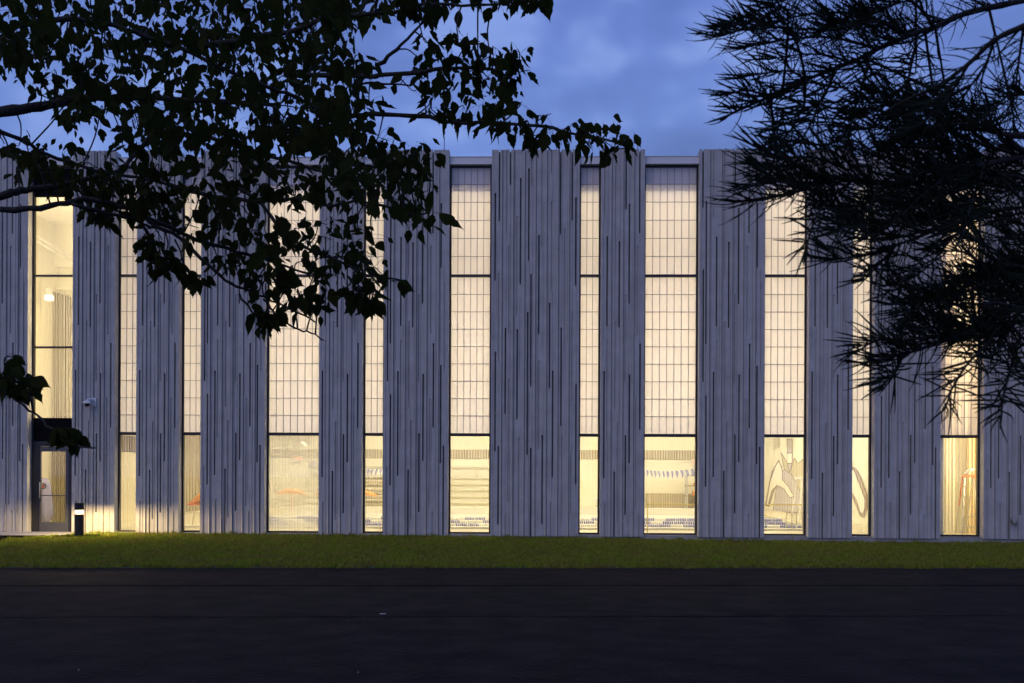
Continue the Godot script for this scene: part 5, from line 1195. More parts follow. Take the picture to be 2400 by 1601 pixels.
	for k in 2:
		s = mb()
		var p: Vector3 = [Vector3(-7.55, 2.46, -8.0), Vector3(-7.1, 2.45, -9.6)][k]
		box(s, Vector3(-0.1, -0.03, -0.03), Vector3(0.1, 0.03, 0.03), Transform3D(Basis(Vector3(0, 0, 1), [-0.6, 0.0][k]), p))
		tag(obj(s, "spot_lamp", M.lamp), ["tilted small white spot lamp high behind the steamed pane", "level small white spot lamp high behind the steamed pane"][k], "lamp")
	s = mb()
	box(s, Vector3(-0.18, 0, -0.04), Vector3(0.18, 0.38, 0.04))
	tag(obj(s, "notice_board", M.slat, self, Vector3(-9.6, 1.05, -18.9)), "small dark upright notice board on the far wall at left", "notice board")

	# step ladder in the small room
	var sl := thing("step_ladder", "orange and silver step ladder leaning in the room behind the rightmost window", "ladder", Vector3(10.98, 0, -1.25), 0.0)
	s = mb()
	pole(s, Vector3(-0.03, 0, 0.22), Vector3(0.13, 1.45, 0.0), 0.022, 6)
	pole(s, Vector3(0.40, 0, 0.22), Vector3(0.36, 1.45, 0.0), 0.022, 6)
	obj(s, "side_rail", M.steel, sl)
	s = mb()
	pole(s, Vector3(-0.05, 0.75, 0.1), Vector3(0.09, 1.5, -0.02), 0.02, 6)
	pole(s, Vector3(0.38, 0.75, 0.1), Vector3(0.36, 1.5, -0.02), 0.02, 6)
	obj(s, "orange_rail", M.red, sl)
	for k in 5:
		s = mb()
		var t := k / 5.0
		box(s, Vector3(lerpf(0.0, 0.12, t), 0.2 + k * 0.26, 0.17 - t * 0.18), Vector3(lerpf(0.4, 0.36, t), 0.225 + k * 0.26, 0.27 - t * 0.18))
		obj(s, "step", M.steel, sl)
	s = mb()
	box(s, Vector3(0.08, 1.48, -0.07), Vector3(0.40, 1.54, 0.06))
	obj(s, "top_cap", M.orange, sl)
	s = mb()
	for x in [0.1, 0.36]:
		pole(s, Vector3(x, 0, -0.45), Vector3(x, 1.46, -0.05), 0.018, 6)
	obj(s, "back_leg", M.steel, sl)
	s = mb(true)
	tube(s, [Vector3(0.12, 1.53, 0), Vector3(0.2, 1.6, 0.02), Vector3(0.3, 1.66, 0), Vector3(0.38, 1.68, 0.0)], [0.03, 0.05, 0.05, 0.02], 8)
	tag(obj(s, "white_rag", M.white, self, Vector3(10.98, 0.012, -1.25)), "white rag bunched on top of the orange step ladder", "rag")

	# the draped robe inside the door
	var rb := thing("draped_robe", "pale lilac draped robe on a stand behind the entrance door glass", "robe", Vector3(-12.86, 0, -1.3))
	s = mb(true)
	var sides := 22
	var prof2 := [[0.02, 1.36], [0.12, 1.33], [0.19, 1.22], [0.20, 1.05], [0.215, 0.85], [0.24, 0.6], [0.24, 0.42], [0.19, 0.25], [0.12, 0.16]]
	for i in prof2.size() - 1:
		for k in sides:
			var q := []
			for m in [[i + 1, k], [i + 1, k + 1], [i, k + 1], [i, k]]:
				var a: float = TAU * m[1] / sides
				var r: float = prof2[m[0]][0] * (1.0 + 0.10 * sin(a * 5.0 + m[0] * 0.5))
				q.append(Vector3(r * cos(a), prof2[m[0]][1], r * sin(a)))
			quad(s, q[0], q[1], q[2], q[3])
	obj(s, "cloth", M.lilac, rb)
	s = mb(true)
	pole(s, Vector3(0, 0, 0), Vector3(0, 0.2, 0), 0.03, 8)
	pole(s, Vector3(0, 0, 0), Vector3(0, 0.02, 0), 0.16, 14)
	obj(s, "stand", M.grey, rb)
	var bd := Transform3D(Basis(Vector3(1, 0, 0), PI / 2), Vector3(0.12, 1.14, 0.20))
	for q in [[0.075, 0.012, M.black], [0.062, 0.016, M.lilac], [0.036, 0.020, M.red]]:
		s = mb()
		var ring := []
		for k in 18:
			ring.append(bd * Vector3(q[0] * cos(TAU * k / 18), q[1], q[0] * sin(TAU * k / 18)))
		for k in range(1, 17):
			tri(s, ring[0], ring[k], ring[k + 1])
		for k in 18:
			quad(s, ring[k], ring[(k + 1) % 18], bd * Vector3(q[0] * cos(TAU * (k + 1) / 18), 0, q[0] * sin(TAU * (k + 1) / 18)), bd * Vector3(q[0] * cos(TAU * k / 18), 0, q[0] * sin(TAU * k / 18)))
		obj(s, "round_badge", q[2], rb)
	# shelves in the lobby
	var sh := thing("shelf_unit", "narrow brown shelf unit at the right edge of the door glass", "shelf", Vector3(-12.72, 0, -3.6))
	s = mb()
	box(s, Vector3(-0.02, 0, -0.2), Vector3(0.0, 1.95, 0.2))
	box(s, Vector3(0.42, 0, -0.2), Vector3(0.44, 1.95, 0.2))
	box(s, Vector3(0, 0, -0.2), Vector3(0.42, 1.95, -0.18))
	obj(s, "carcass", M.slat, sh)
	for k in 5:
		s = mb()
		box(s, Vector3(0.0, 0.1 + k * 0.42, -0.18), Vector3(0.42, 0.125 + k * 0.42, 0.19))
		obj(s, "shelf", M.wall_warm, sh)

func rope_mesh(mat: Material, n: int) -> ArrayMesh:
	var s := mb()
	for k in n:
		var x := k * 0.058
		var ring := []
		tube(s, [Vector3(x, 0, 0), Vector3(x + 0.008, 0, 0), Vector3(x + 0.034, 0, 0), Vector3(x + 0.042, 0, 0)], [0.035, 0.06, 0.06, 0.035], 10)
	return mesh_of(s, mat)

func pennants(label: String, a: Vector3, b: Vector3) -> void:
	var t := thing("pennant_line", label, "pennants", Vector3.ZERO, 0, "pennant lines over the pool")
	var pts := []
	var rr := []
	for k in 21:
		var u := k / 20.0
		pts.append(a.lerp(b, u) - Vector3(0, 0.12 * sin(PI * u), 0))
		rr.append(0.006)
	var s := mb()
	tube(s, pts, rr, 5)
	obj(s, "cord", M.white, t)
	var n := 30
	for k in n:
		var u := (k + 0.5) / n
		var p: Vector3 = a.lerp(b, u) - Vector3(0, 0.12 * sin(PI * u), 0)
		var dir := (b - a).normalized()
		s = mb()
		var w := 0.085
		# a thin cloth triangle hanging a little askew, turned to the room
		var yaw := rng.randf_range(-0.6, 0.6)
		var side := Vector3(cos(yaw), 0, sin(yaw)) * w
		var thick := Vector3(0, 0, 0.004)
		var low := p + Vector3(rng.randf_range(-0.03, 0.03), -0.27, 0)
		tri(s, p - side, p + side, low)
		tri(s, p + side - thick, p - side - thick, low - thick)
		quad(s, p - side - thick, p + side - thick, p + side, p - side)
		obj(s, "pennant", M.white if k % 2 else M.lilac, t)

func exit_sign(label: String, where: Vector3, turn: float) -> void:
	var t := thing("exit_sign", label, "exit sign", where, turn, "exit signs in the hall")
	var s := mb()
	box(s, Vector3(-0.20, -0.11, 0), Vector3(0.20, 0.11, 0.05))
	obj(s, "housing", M.white, t)
	var tm := TextMesh.new()
	tm.text = "EXIT"
	var f := SystemFont.new()
	f.font_names = PackedStringArray(["Droid Sans"])
	tm.font = f
	tm.font_size = 32
	tm.pixel_size = 0.0052
	tm.depth = 0.01
	tm.material = M.exit
	var o := put(tm, "lettering", t, Vector3(0, 0, 0.056))


# ---------------------------------------------------------------- ground and small things outside
func road_edge(x: float) -> float:
	return 7.62 - 0.06 * x

func lawn_height(x: float, z: float) -> float:
	var fall := lerpf(-0.01, -0.13, smoothstep(-9.0, 11.5, x))
	var edge := smoothstep(0.0, road_edge(x), z)
	return lerpf(fall, -0.03, edge) + 0.035 * sin(x * 0.55 + 1.0) * sin(z * 0.5) * (1.0 - edge)

func in_lawn(x: float, z: float) -> bool:
	if z < 0.02 or z > road_edge(x) + 0.05 * sin(x * 3.1) + 0.04 * sin(x * 7.7 + 1.0) + 0.03 * sin(x * 17.0):
		return false
	# the pad and the path before the door
	if x < -11.15 and z < 1.25:
		return false
	if x < -11.3 - 0.34 * (z - 1.2) and z < 3.4:
		return false
	return true

func make_ground() -> void:
	var s := mb(true)
	var nx := 96
	var nz := 24
	for i in nx:
		for j in nz:
			var q := []
			for c in [[i, j + 1], [i, j], [i + 1, j], [i + 1, j + 1]]:
				var x: float = -24.0 + 48.0 * c[0] / nx
				var z: float = -0.04 + (road_edge(x) + 0.06) * c[1] / nz
				q.append(Vector3(x, lawn_height(x, z) - 0.012 if in_lawn(x, maxf(z, 0.03)) or z > 4.0 else -0.15, z))
			quad(s, q[0], q[1], q[2], q[3])
	struct(obj(s, "lawn", M.soil))
	s = mb()
	quad(s, Vector3(-60, -0.045, road_edge(-60) - 0.2), Vector3(60, -0.045, road_edge(60) - 0.2), Vector3(60, -0.045, 120), Vector3(-60, -0.045, 120))
	var ground := obj(s, "road", M.asphalt)
	struct(ground)
	s = mb()
	quad(s, Vector3(-250, -0.7, -250), Vector3(250, -0.7, -250), Vector3(250, -0.7, 250), Vector3(-250, -0.7, 250))
	struct(obj(s, "terrain", M.soil))
	# darker seams and repairs in the asphalt, thin sheets
	s = mb()
	for q in [[-13.0, 13.0, 10.1, 0.04], [-12.0, 9.0, 13.05, 0.016]]:
		var n := 40
		for k in n:
			var x0: float = lerpf(q[0], q[1], float(k) / n)
			var x1: float = lerpf(q[0], q[1], float(k + 1) / n)
			var z0: float = q[2] - 0.06 * x0 + 0.02 * sin(k * 1.7)
			var z1: float = q[2] - 0.06 * x1 + 0.02 * sin((k + 1) * 1.7)
			quad(s, Vector3(x0, -0.041, z0 - q[3]), Vector3(x1, -0.041, z1 - q[3]), Vector3(x1, -0.041, z1 + q[3]), Vector3(x0, -0.041, z0 + q[3]))
	struct(obj(s, "road_seam", M.patch))
	s = mb()
	box(s, Vector3(-16.0, -0.2, -0.04), Vector3(-11.2, 0.022, 1.2))
	struct(obj(s, "pavement", M.pad))
	s = mb()
	var edge := []
	for k in 13:
		var z := 1.2 + 2.4 * k / 12.0
		edge.append(Vector3(-11.2 - 0.40 * (z - 1.2) - 0.1 * sin(k * 0.3), 0.012, z))
	for k in 12:
		quad(s, Vector3(-18, 0.012, edge[k].z), edge[k], edge[k + 1], Vector3(-18, 0.012, edge[k + 1].z))
	struct(obj(s, "path", M.patch))

	# grass
	var tuft := SurfaceTool.new()
	tuft.begin(Mesh.PRIMITIVE_TRIANGLES)
	tuft.set_smooth_group(-1)
	for k in 9:
		var a := rng.randf() * TAU
		var r := rng.randf() * 0.035
		var h := rng.randf_range(0.03, 0.075)
		var base := Vector3(cos(a) * r, -0.015, sin(a) * r)
		var lean := Vector3(rng.randf_range(-1, 1), 0, rng.randf_range(-1, 1)) * h * 0.6
		var yaw := rng.randf() * PI
		var w := Vector3(cos(yaw), 0, sin(yaw)) * 0.0045
		tri(tuft, base - w, base + lean * 0.4 + Vector3(0, h * 0.6, 0) + w * 0.8, base + w)
		tri(tuft, base - w, base + lean * 0.4 + Vector3(0, h * 0.6, 0) - w * 0.8, base + lean * 0.4 + Vector3(0, h * 0.6, 0) + w * 0.8)
		tri(tuft, base + lean * 0.4 + Vector3(0, h * 0.6, 0) - w * 0.8, base + lean + Vector3(0, h, 0), base + lean * 0.4 + Vector3(0, h * 0.6, 0) + w * 0.8)
	var tm := mesh_of(tuft, M.blade)
	var where := []
	var patch := FastNoiseLite.new()
	patch.seed = 77
	patch.frequency = 0.35
	while where.size() < 62000:
		var x := rng.randf_range(-15.5, 13.5)
		var z := rng.randf_range(0.0, 9.2)
		if in_lawn(x, z):
			where.append(Vector3(x, lawn_height(x, z), z))
	var mm := MultiMesh.new()
	mm.transform_format = MultiMesh.TRANSFORM_3D
	mm.use_colors = true
	mm.mesh = tm
	mm.instance_count = where.size()
	for k in where.size():
		var p: Vector3 = where[k]
		var n := patch.get_noise_2d(p.x * 3.0, p.z * 6.0)
		var rim := smoothstep(0.5, 0.0, p.z)
		var scale := rng.randf_range(0.6, 1.1) * (1.0 + 0.35 * n) * (1.0 + 1.1 * rim * rim * float(rng.randf() < 0.35))
		if rng.randf() < 0.02 + 0.05 * smoothstep(6.0, 7.6, p.z):
			scale *= rng.randf_range(1.5, 2.3)
		mm.set_instance_transform(k, Transform3D(Basis(UP, rng.randf() * TAU).scaled(Vector3(1.2, scale, 1.2)), p))
		var dry := clampf(0.45 - n * 1.6 + rng.randf_range(-0.25, 0.25), 0.0, 1.0)
		var c := Vector3(0.185, 0.235, 0.022).lerp(Vector3(0.31, 0.265, 0.055), dry) * rng.randf_range(0.55, 1.2) * (1.0 + 0.5 * n)
		mm.set_instance_color(k, Color(c.x, c.y, c.z))
	var g := MultiMeshInstance3D.new()
	g.multimesh = mm
	g.name = "grass"
	add_child(g)
	stuff(g)
	tag(g, "short rough green grass between the building and the asphalt", "grass")

	# clover heads and pale specks in the lawn
	var cs := mb()
	for k in 90:
		var x := rng.randf_range(-11.0, 12.0)
		var z := rng.randf_range(0.6, 7.6)
		if in_lawn(x, z):
			lathe(cs, [Vector2(0, 0.010), Vector2(0.006, 0.005), Vector2(0.0, -0.004)], 6, Vector3(x, lawn_height(x, z) + rng.randf_range(0.03, 0.06), z))
	var cl := obj(cs, "clover_flowers", M.wall_warm)
	stuff(cl)
	tag(cl, "tiny pale clover heads scattered through the dark grass", "flowers")

	# broad weed by the seventh sill
	var wd := mb()
	for k in 9:
		var a := TAU * k / 9.0
		var r := rng.randf_range(0.08, 0.16)
		var p := Vector3(cos(a) * r, rng.randf_range(0.04, 0.12), sin(a) * r * 0.6)
		var sd := Vector3(-sin(a), 0, cos(a)) * 0.035
		quad(wd, Vector3(0, 0.0, 0), p * 0.6 + sd, p, p * 0.6 - sd)
	var weed_mat := plain(lin(0.06, 0.10, 0.012), 0.6)
	var wo := obj(wd, "weed", weed_mat, self, Vector3(3.62, lawn_height(3.6, 0.15) - 0.005, 0.15))
	tag(wo, "single bright broad leaved weed under the wide window sill", "weed")

	# small stones and one pale scrap on the asphalt
	var peb := mb()
	for k in 8:
		var at := Vector3(rng.randf_range(-10, 10), -0.042, rng.randf_range(8.6, 16.5))
		var r := rng.randf_range(0.003, 0.007)
		lathe(peb, [Vector2(0, r * 0.9), Vector2(r * 0.8, r * 0.5), Vector2(r, -0.003)], 6, at)
	var ps := obj(peb, "pebbles", M.pad)
	stuff(ps)
	tag(ps, "tiny pale stones scattered over the dark asphalt", "pebbles")
	s = mb()
	box(s, Vector3(-0.035, 0.0, -0.018), Vector3(0.035, 0.004, 0.018), Transform3D(Basis(UP, 0.3), Vector3.ZERO))
	tag(obj(s, "paper_scrap", M.pad, self, Vector3(-1.7, -0.043, 12.93)), "small pale scrap of paper lying alone on the asphalt", "scrap")

	# bollard light
	var bo := thing("bollard_light", "black cylindrical bollard light with a glowing band beside the entrance path", "bollard", Vector3(-10.60, -0.02, 1.45))
	s = mb(true)
	s.set_smooth_group(-1)
	lathe(s, [Vector2(0, 0.56), Vector2(0.10, 0.56), Vector2(0.104, 0.555), Vector2(0.104, -0.1)], 28)
	obj(s, "post", M.black, bo)
	s = mb()
	lathe(s, [Vector2(0, 0.815), Vector2(0.098, 0.815), Vector2(0.104, 0.808), Vector2(0.104, 0.655), Vector2(0.101, 0.655), Vector2(0.101, 0.672), Vector2(0.0, 0.672)], 28)
	obj(s, "cap", M.black, bo)
	s = mb()
	for h in [0.605]:
		lathe(s, [Vector2(0.088, h + 0.004), Vector2(0.101, h), Vector2(0.101, h - 0.006), Vector2(0.088, h - 0.002)], 28)
	obj(s, "louvre", M.white, bo)
	s = mb()
	lathe(s, [Vector2(0.0, 0.6715), Vector2(0.085, 0.6715), Vector2(0.085, 0.5605), Vector2(0.0, 0.5605)], 28)
	obj(s, "lens", M.lens, bo)
	var lamp := OmniLight3D.new()
	lamp.name = "bollard_lamp"
	lamp.light_color = Color(1.0, 0.86, 0.60)
	lamp.light_energy = 8.5
	lamp.light_size = 0.014
	lamp.omni_range = 30.0
	lamp.omni_attenuation = 2.0
	lamp.shadow_enabled = true
	bo.add_child(lamp)
	lamp.position = Vector3(0, 0.660, 0)

	# dome camera on the wall
	var dc := thing("security_camera", "white dome security camera on the concrete panel right of the door", "camera", Vector3(-10.99, 3.23, 0.0))
	s = mb()
	box(s, Vector3(0.0, -0.10, 0.0), Vector3(0.16, 0.16, 0.035))
	obj(s, "wall_plate", M.camera_white, dc)
	s = mb(true)
	tube(s, [Vector3(0.08, 0.06, 0.03), Vector3(0.04, 0.10, 0.14), Vector3(-0.02, 0.08, 0.2), Vector3(-0.03, 0.03, 0.21)], [0.045, 0.045, 0.045, 0.05], 12)
	obj(s, "arm", M.camera_white, dc)
	s = mb(true)
	lathe(s, [Vector2(0.0, 0.055), Vector2(0.07, 0.045), Vector2(0.14, -0.01), Vector2(0.15, -0.045), Vector2(0.12, -0.05), Vector2(0, -0.05)], 22, Vector3(-0.03, 0.02, 0.21))
	obj(s, "hood", M.camera_white, dc)
	s = mb(true)
	lathe(s, [Vector2(0.072, 0.0), Vector2(0.07, -0.04), Vector2(0.045, -0.075), Vector2(0, -0.085)], 18, Vector3(-0.03, -0.03, 0.21))
	obj(s, "dome", M.black, dc)
	dc.scale = Vector3.ONE * 0.82

	# capped wall outlet at the far right
	var wo2 := thing("wall_outlet", "small grey hooded wall outlet low on the rightmost concrete panel", "outlet", Vector3(11.73, 0.42, 0.0))
	s = mb(true)
	tube(s, [Vector3(0, 0.03, 0), Vector3(0, 0.03, 0.07), Vector3(0, 0.0, 0.10), Vector3(0, -0.08, 0.10)], [0.055, 0.06, 0.06, 0.05], 14)
	obj(s, "hood", M.grey, wo2)
	s = mb()
	box(s, Vector3(-0.07, -0.05, 0.0), Vector3(0.07, 0.1, 0.012))
	obj(s, "plate", M.grey, wo2)

	# lightning rods
	var lr := [[-2.23, "thin lightning rod on the parapet left of the widest concrete panel"], [2.58, "thin lightning rod on the parapet right of the widest concrete panel"]]
	for q in lr:
		var t := thing("lightning_rod", q[1], "lightning rod", Vector3(q[0], FACE_TOP, -0.2), 0, "lightning rods on the parapet")
		s = mb(true)
		tube(s, [Vector3(0, 0, 0), Vector3(0, 0.38, 0), Vector3(0, 0.40, 0)], [0.009, 0.008, 0.002], 8)
		obj(s, "rod", M.rod, t)
		s = mb()
		box(s, Vector3(-0.03, 0.0, -0.03), Vector3(0.03, 0.02, 0.03))
		obj(s, "foot", M.rod, t)


# ---------------------------------------------------------------- trees
func curve_points(pts: Array, per := 4) -> Array:
	var out := []
	for i in pts.size() - 1:
		var a: Vector3 = pts[maxi(i - 1, 0)]
		var b: Vector3 = pts[i]
		var c: Vector3 = pts[i + 1]
		var d: Vector3 = pts[mini(i + 2, pts.size() - 1)]
		for k in per:
			out.append(b.cubic_interpolate(c, a, d, float(k) / per))
	out.append(pts[-1])
	return out

func leaf_mesh(width: float, curl: float, fold: float, wave: float, bite: float, mat: Material) -> ArrayMesh:
	# an ovate leaf of unit length that hangs from its stalk along -y, with a drawn-out tip
	var s := mb(true)
	var n := 9
	var rows := []
	for i in n + 1:
		var t := float(i) / n
		var half := width * pow(sin(PI * pow(minf(t / 0.86, 1.0), 0.84)), 0.9) * 0.5
		if t > 0.74:
			half = maxf(half, 0.035 * (1.0 - t) / 0.2)
		if bite > 0.0 and i == 5:
			half *= 1.0 - bite
		var drop := -t
		var out := curl * t * t
		var l := Vector3(-half * (1.0 + wave * sin(i * 2.3)), drop + 0.05 * sin(i * 1.3) * wave, out + fold * half + 0.05 * wave * sin(i * 2.0))
		var m := Vector3(0.02 * sin(t * 3.0), drop, out)
		var r := Vector3(half * (1.0 + wave * sin(i * 1.9 + 1.0)), drop, out + fold * half - 0.05 * wave * sin(i * 1.6))
		rows.append([l, m, r])
	for i in n:
		for k in 2:
			quad(s, rows[i][k], rows[i][k + 1], rows[i + 1][k + 1], rows[i + 1][k])
	# the stalk
	tri(s, Vector3(-0.012, 0.02, 0), Vector3(0.0, 0.22, 0.03), Vector3(0.012, 0.0, 0))
	return mesh_of(s, mat)

func make_broadleaf() -> void:
	var tree := thing("broadleaf_tree", "dark broadleaf tree reaching in from the upper left with drooping pointed leaves", "tree", Vector3(-5.4, -0.03, 20.2))
	var home := tree.position
	var s := mb(true)
	var trunk := []
	var tr := []
	for k in 12:
		var t := k / 11.0
		trunk.append(Vector3(0.25 * sin(t * 2.2), -0.2 + 6.5 * t, 0.2 * sin(t * 3.0)))
		tr.append(lerpf(0.17, 0.05, t) + 0.06 * exp(-t * 18.0))
	tube(s, trunk, tr, 14)
	obj(s, "trunk", M.bark, tree)
	var lines := []
	var builders := []
	for L in limb_lines:
		var pts := []
		for p in L[2]:
			pts.append(p - home)
		if L[2][0].x < -2.4:
			# on out of the picture to the trunk
			var fork: Vector3 = trunk[clampi(int(11.0 * (pts[0].y - 0.45) / 6.5), 2, 10)]
			pts.push_front(fork.lerp(pts[0], 0.5) + Vector3(0, 0.12, 0))
			pts.push_front(fork)
		pts = curve_points(pts, 3)
		var radii := []
		for i in pts.size():
			var t := float(i) / (pts.size() - 1)
			radii.append((lerpf(L[0], L[1], t) * 1.15 + 0.001) * (1.0 + 0.10 * sin(i * 2.1 + pts.size())))
			pts[i] += Vector3(rng.randf_range(-1, 1), rng.randf_range(-1, 1), rng.randf_range(-1, 1)) * 0.006
		lines.append(pts)
		var b := mb(true)
		tube(b, pts, radii, 8)
		builders.append(b)
	# limbs that start outside the picture run back to the trunk
	var kinds := []
	for k in 12:
		kinds.append(leaf_mesh(rng.randf_range(0.42, 0.62), rng.randf_range(-0.05, 0.5), rng.randf_range(0.05, 0.7), rng.randf_range(0.02, 0.16), 0.0 if k % 3 else rng.randf_range(0.15, 0.4), M["leaf%d" % (k % 3)]))
	var leaves := []
	var eye := Vector3(0, 1.6, 24) - home
	for spot4 in leaf_spots + more_leaf_spots:
		var c := Vector3(spot4.x, spot4.y, spot4.z) - home
		var rad: float = spot4.w
		# the nearest point of a limb, seen along the twig's natural outward growth
		var best := -1
		var best_at := Vector3.ZERO
		var far := 1e9
		for i in lines.size():
			for p in lines[i]:
				var d: float = (p - c).length() + maxf(0.0, p.x - c.x) * 0.6
				if d < far:
					far = d
					best = i
					best_at = p
		var mid := best_at.lerp(c, 0.5) + Vector3(rng.randf_range(-0.3, 0.3), rng.randf_range(-0.1, 0.25), rng.randf_range(-0.3, 0.3)) * far * 0.35
		var end := c + Vector3(rng.randf_range(-0.2, 1.0), rng.randf_range(-0.5, 0.35), rng.randf_range(-0.6, 0.6)) * rad * 0.8
		var twig := curve_points([best_at, mid, c, end], 4)
		var tr2 := []
		for i in twig.size():
			tr2.append(lerpf(0.0046, 0.0018, float(i) / (twig.size() - 1)))
		if far < 0.33:
			tube(builders[best], twig, tr2, 5)
		var n := rng.randi_range(5, 9)
		for k in n:
			var along: Vector3 = twig[clampi(int(lerpf(twig.size() * 0.45, twig.size() - 1, (k + rng.randf()) / n)), 0, twig.size() - 1)]
			var off := Vector3(rng.randf_range(-1, 1), rng.randf_range(-0.6, 0.5), rng.randf_range(-1, 1)).normalized() * rad * rng.randf_range(0.3, 1.0)
			var size := rng.randf_range(0.040, 0.098)
			if rng.randf() < 0.10:
				size *= 1.5
			var stalk := along + off
			var hang := (Vector3(off.x * 0.9 + rng.randf_range(-0.03, 0.04), -absf(off.length()) * rng.randf_range(0.15, 2.2) - 0.012, off.z * 0.9)).normalized()
			var face := Vector3(rng.randf_range(-0.9, 0.9), rng.randf_range(-0.2, 0.7), rng.randf_range(-1, 1))
			face = (face - hang * face.dot(hang)).normalized()
			var basis := Basis(face.cross(hang).normalized(), -hang, face)
			if basis.determinant() < 0.0:
				basis.x = -basis.x
			leaves.append([size / (stalk - eye).length(), Transform3D(basis.scaled_local(Vector3.ONE * size), stalk), rng.randi() % kinds.size()])
			# a thread of a stalk back to the twig
			if rng.randf() < 0.6:
				tube(builders[best], [along, (along + stalk) / 2.0 + Vector3(0, 0.008, 0), stalk + Vector3(0, 0.002, 0)], [0.0010, 0.0008, 0.0008], 3, false)
	for b in builders:
		obj(b, "branch", M.bark, tree)
	leaves.sort_custom(func(a, b): return a[0] > b[0])
	for k in mini(300, leaves.size()):
		var o := put(kinds[leaves[k][2]], "leaf", tree)
		o.transform = leaves[k][1]
	for kind in kinds.size():
		var mine := []
		for k in range(300, leaves.size()):
			if leaves[k][2] == kind:
				mine.append(leaves[k][1])
		var mm := MultiMesh.new()
		mm.transform_format = MultiMesh.TRANSFORM_3D
		mm.mesh = kinds[kind]
		mm.instance_count = mine.size()
		for k in mine.size():
			mm.set_instance_transform(k, mine[k])
		var o := MultiMeshInstance3D.new()
		o.multimesh = mm
		o.name = "foliage"
		tree.add_child(o, true)
		stuff(o)
	print("leaves: ", leaves.size())

func needle_mesh(bend: float) -> ArrayMesh:
	# a blunt flat needle of unit length along +y
	var s := mb()
	var n := 4
	var rows := []
	for i in n + 1:
		var t := float(i) / n
		var w := 0.019 * (0.75 + 0.25 * sin(PI * minf(t * 1.6, 1.0))) * (1.0 if t < 0.95 else 0.35)
		var c := Vector3(0, t, bend * t * t)
		rows.append([c + Vector3(-w, 0, 0), c + Vector3(w, 0, 0), c + Vector3(0, 0, w * 0.9)])
	for i in n:
		for k in 3:
			var k2 := (k + 1) % 3
			quad(s, rows[i][k], rows[i + 1][k], rows[i + 1][k2], rows[i][k2])
	return mesh_of(s, M.needle)

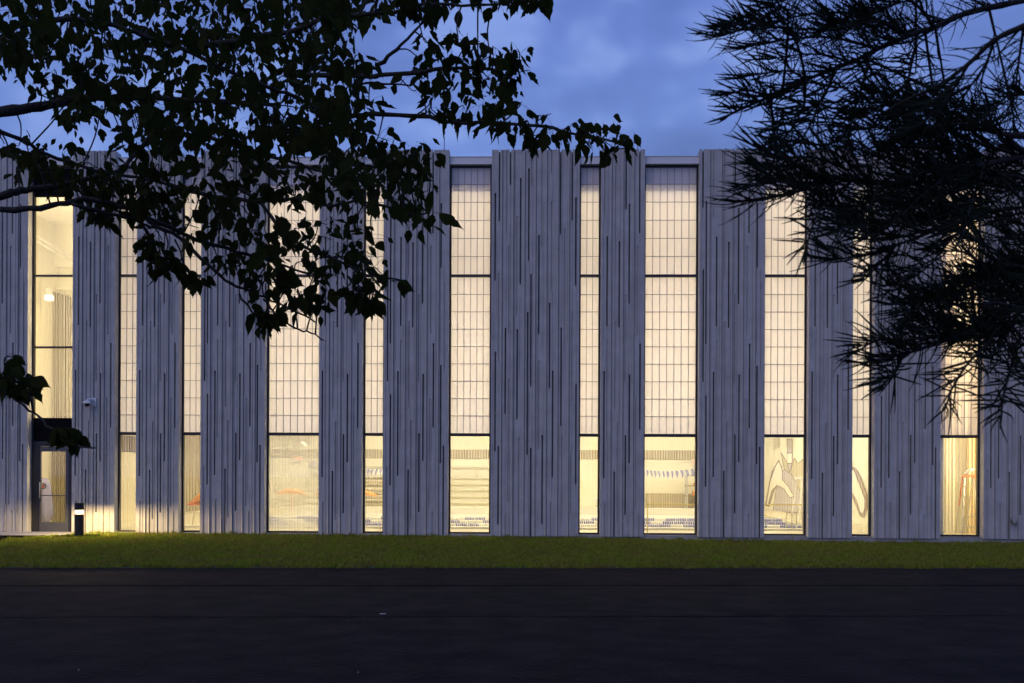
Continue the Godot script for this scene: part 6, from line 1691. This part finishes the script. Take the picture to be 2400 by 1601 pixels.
func make_conifer() -> void:
	var tree := thing("fir_tree", "dark long needled fir tree reaching in from the upper right", "tree", Vector3(2.95, -0.03, 21.3))
	var home := tree.position
	var s := mb(true)
	var trunk := []
	var tr := []
	for k in 12:
		var t := k / 11.0
		trunk.append(Vector3(0.03 * sin(t * 6.0), -0.2 + 5.0 * t, 0.03 * sin(t * 5.0)))
		tr.append(lerpf(0.15, 0.06, t) + 0.05 * exp(-t * 18.0))
	tube(s, trunk, tr, 14)
	obj(s, "trunk", M.needle_bark, tree)
	var kinds := [needle_mesh(0.08), needle_mesh(0.22), needle_mesh(0.40)]
	var total := 0
	var boughs := []
	for L in bough_lines + inner_bough_lines:
		var raw := []
		for p in L[3]:
			raw.append(p - home)
		var bare: float = L[2]
		if L[3][0].x > 0.9 and L[0] > 0.0034:
			var fork: Vector3 = trunk[clampi(int(11.0 * (raw[0].y + 0.1) / 5.0), 2, 10)]
			bare += (fork - raw[0]).length()
			raw.push_front(fork)
		elif boughs.size() > 0 and absf(L[0] - 0.0032) < 0.00001:
			# a twig in the thick of the crown grows from the nearest bough
			var near: Vector3 = boughs[0]
			for p in boughs:
				if (p - raw[0]).length() < (near - raw[0]).length():
					near = p
			bare += (near - raw[0]).length() * 0.7
			raw.push_front(near)
		var pts := curve_points(raw, 5)
		if L[0] > 0.0045:
			boughs.append_array(pts)
		var radii := []
		for i in pts.size():
			var t := float(i) / (pts.size() - 1)
			radii.append(lerpf(L[0], L[1], pow(t, 0.6)) * (1.0 + 0.12 * sin(i * 2.7)))
		s = mb(true)
		tube(s, pts, radii, 8)
		var branch := obj(s, "branch", M.needle_bark, tree)
		# needles along the bough, beyond its bare length
		var sets := [[], [], []]
		var run := 0.0
		var whole := 0.0
		for i in pts.size() - 1:
			whole += (pts[i + 1] - pts[i]).length()
		var step := 0.0031 if L[0] < 0.00325 and L[0] > 0.00315 else 0.0036
		var next := 0.0
		for i in pts.size() - 1:
			var a: Vector3 = pts[i]
			var b: Vector3 = pts[i + 1]
			var len := (b - a).length()
			var dir := (b - a).normalized()
			while next < run + len:
				var u := (next - run) / len
				next += step * rng.randf_range(0.5, 1.5)
				if next < bare and rng.randf() < 0.86:
					continue
				var p := a.lerp(b, u)
				var tip := smoothstep(whole - 0.05, whole, next)
				# the needles comb to both sides and upwards
				var side := dir.cross(UP).normalized()
				var over := side.cross(dir).normalized()
				var az := rng.randf_range(-0.35, PI + 0.35)
				if rng.randf() < 0.18:
					az = rng.randf_range(PI, TAU)
				var out := side * cos(az) + over * sin(az)
				var lean := deg_to_rad(lerpf(rng.randf_range(46, 80), rng.randf_range(8, 45), tip))
				var d := (dir * cos(lean) + out * sin(lean)).normalized()
				var size := rng.randf_range(0.050, 0.080) * (1.0 - 0.12 * tip)
				var z := (dir - d * dir.dot(d)).normalized()
				z = (z + Vector3(0, 0.5, 0)).normalized()
				z = (z - d * z.dot(d)).normalized()
				var basis := Basis(d.cross(z), d, z)
				sets[rng.randi() % 3].append(Transform3D(basis.scaled_local(Vector3(0.088, size, 0.088)), p))
			run += len
		for k in 3:
			if sets[k].size() == 0:
				continue
			var mm := MultiMesh.new()
			mm.transform_format = MultiMesh.TRANSFORM_3D
			mm.mesh = kinds[k]
			mm.instance_count = sets[k].size()
			for j in sets[k].size():
				mm.set_instance_transform(j, sets[k][j])
			total += sets[k].size()
			var o := MultiMeshInstance3D.new()
			o.multimesh = mm
			o.name = "needles"
			branch.add_child(o, true)
			stuff(o)
	print("needles: ", total)


func _ready() -> void:
	rng.seed = 20240
	make_view()
	make_materials()
	make_hall()
	make_ground()
	things_inside()
	make_broadleaf()
	make_conifer()
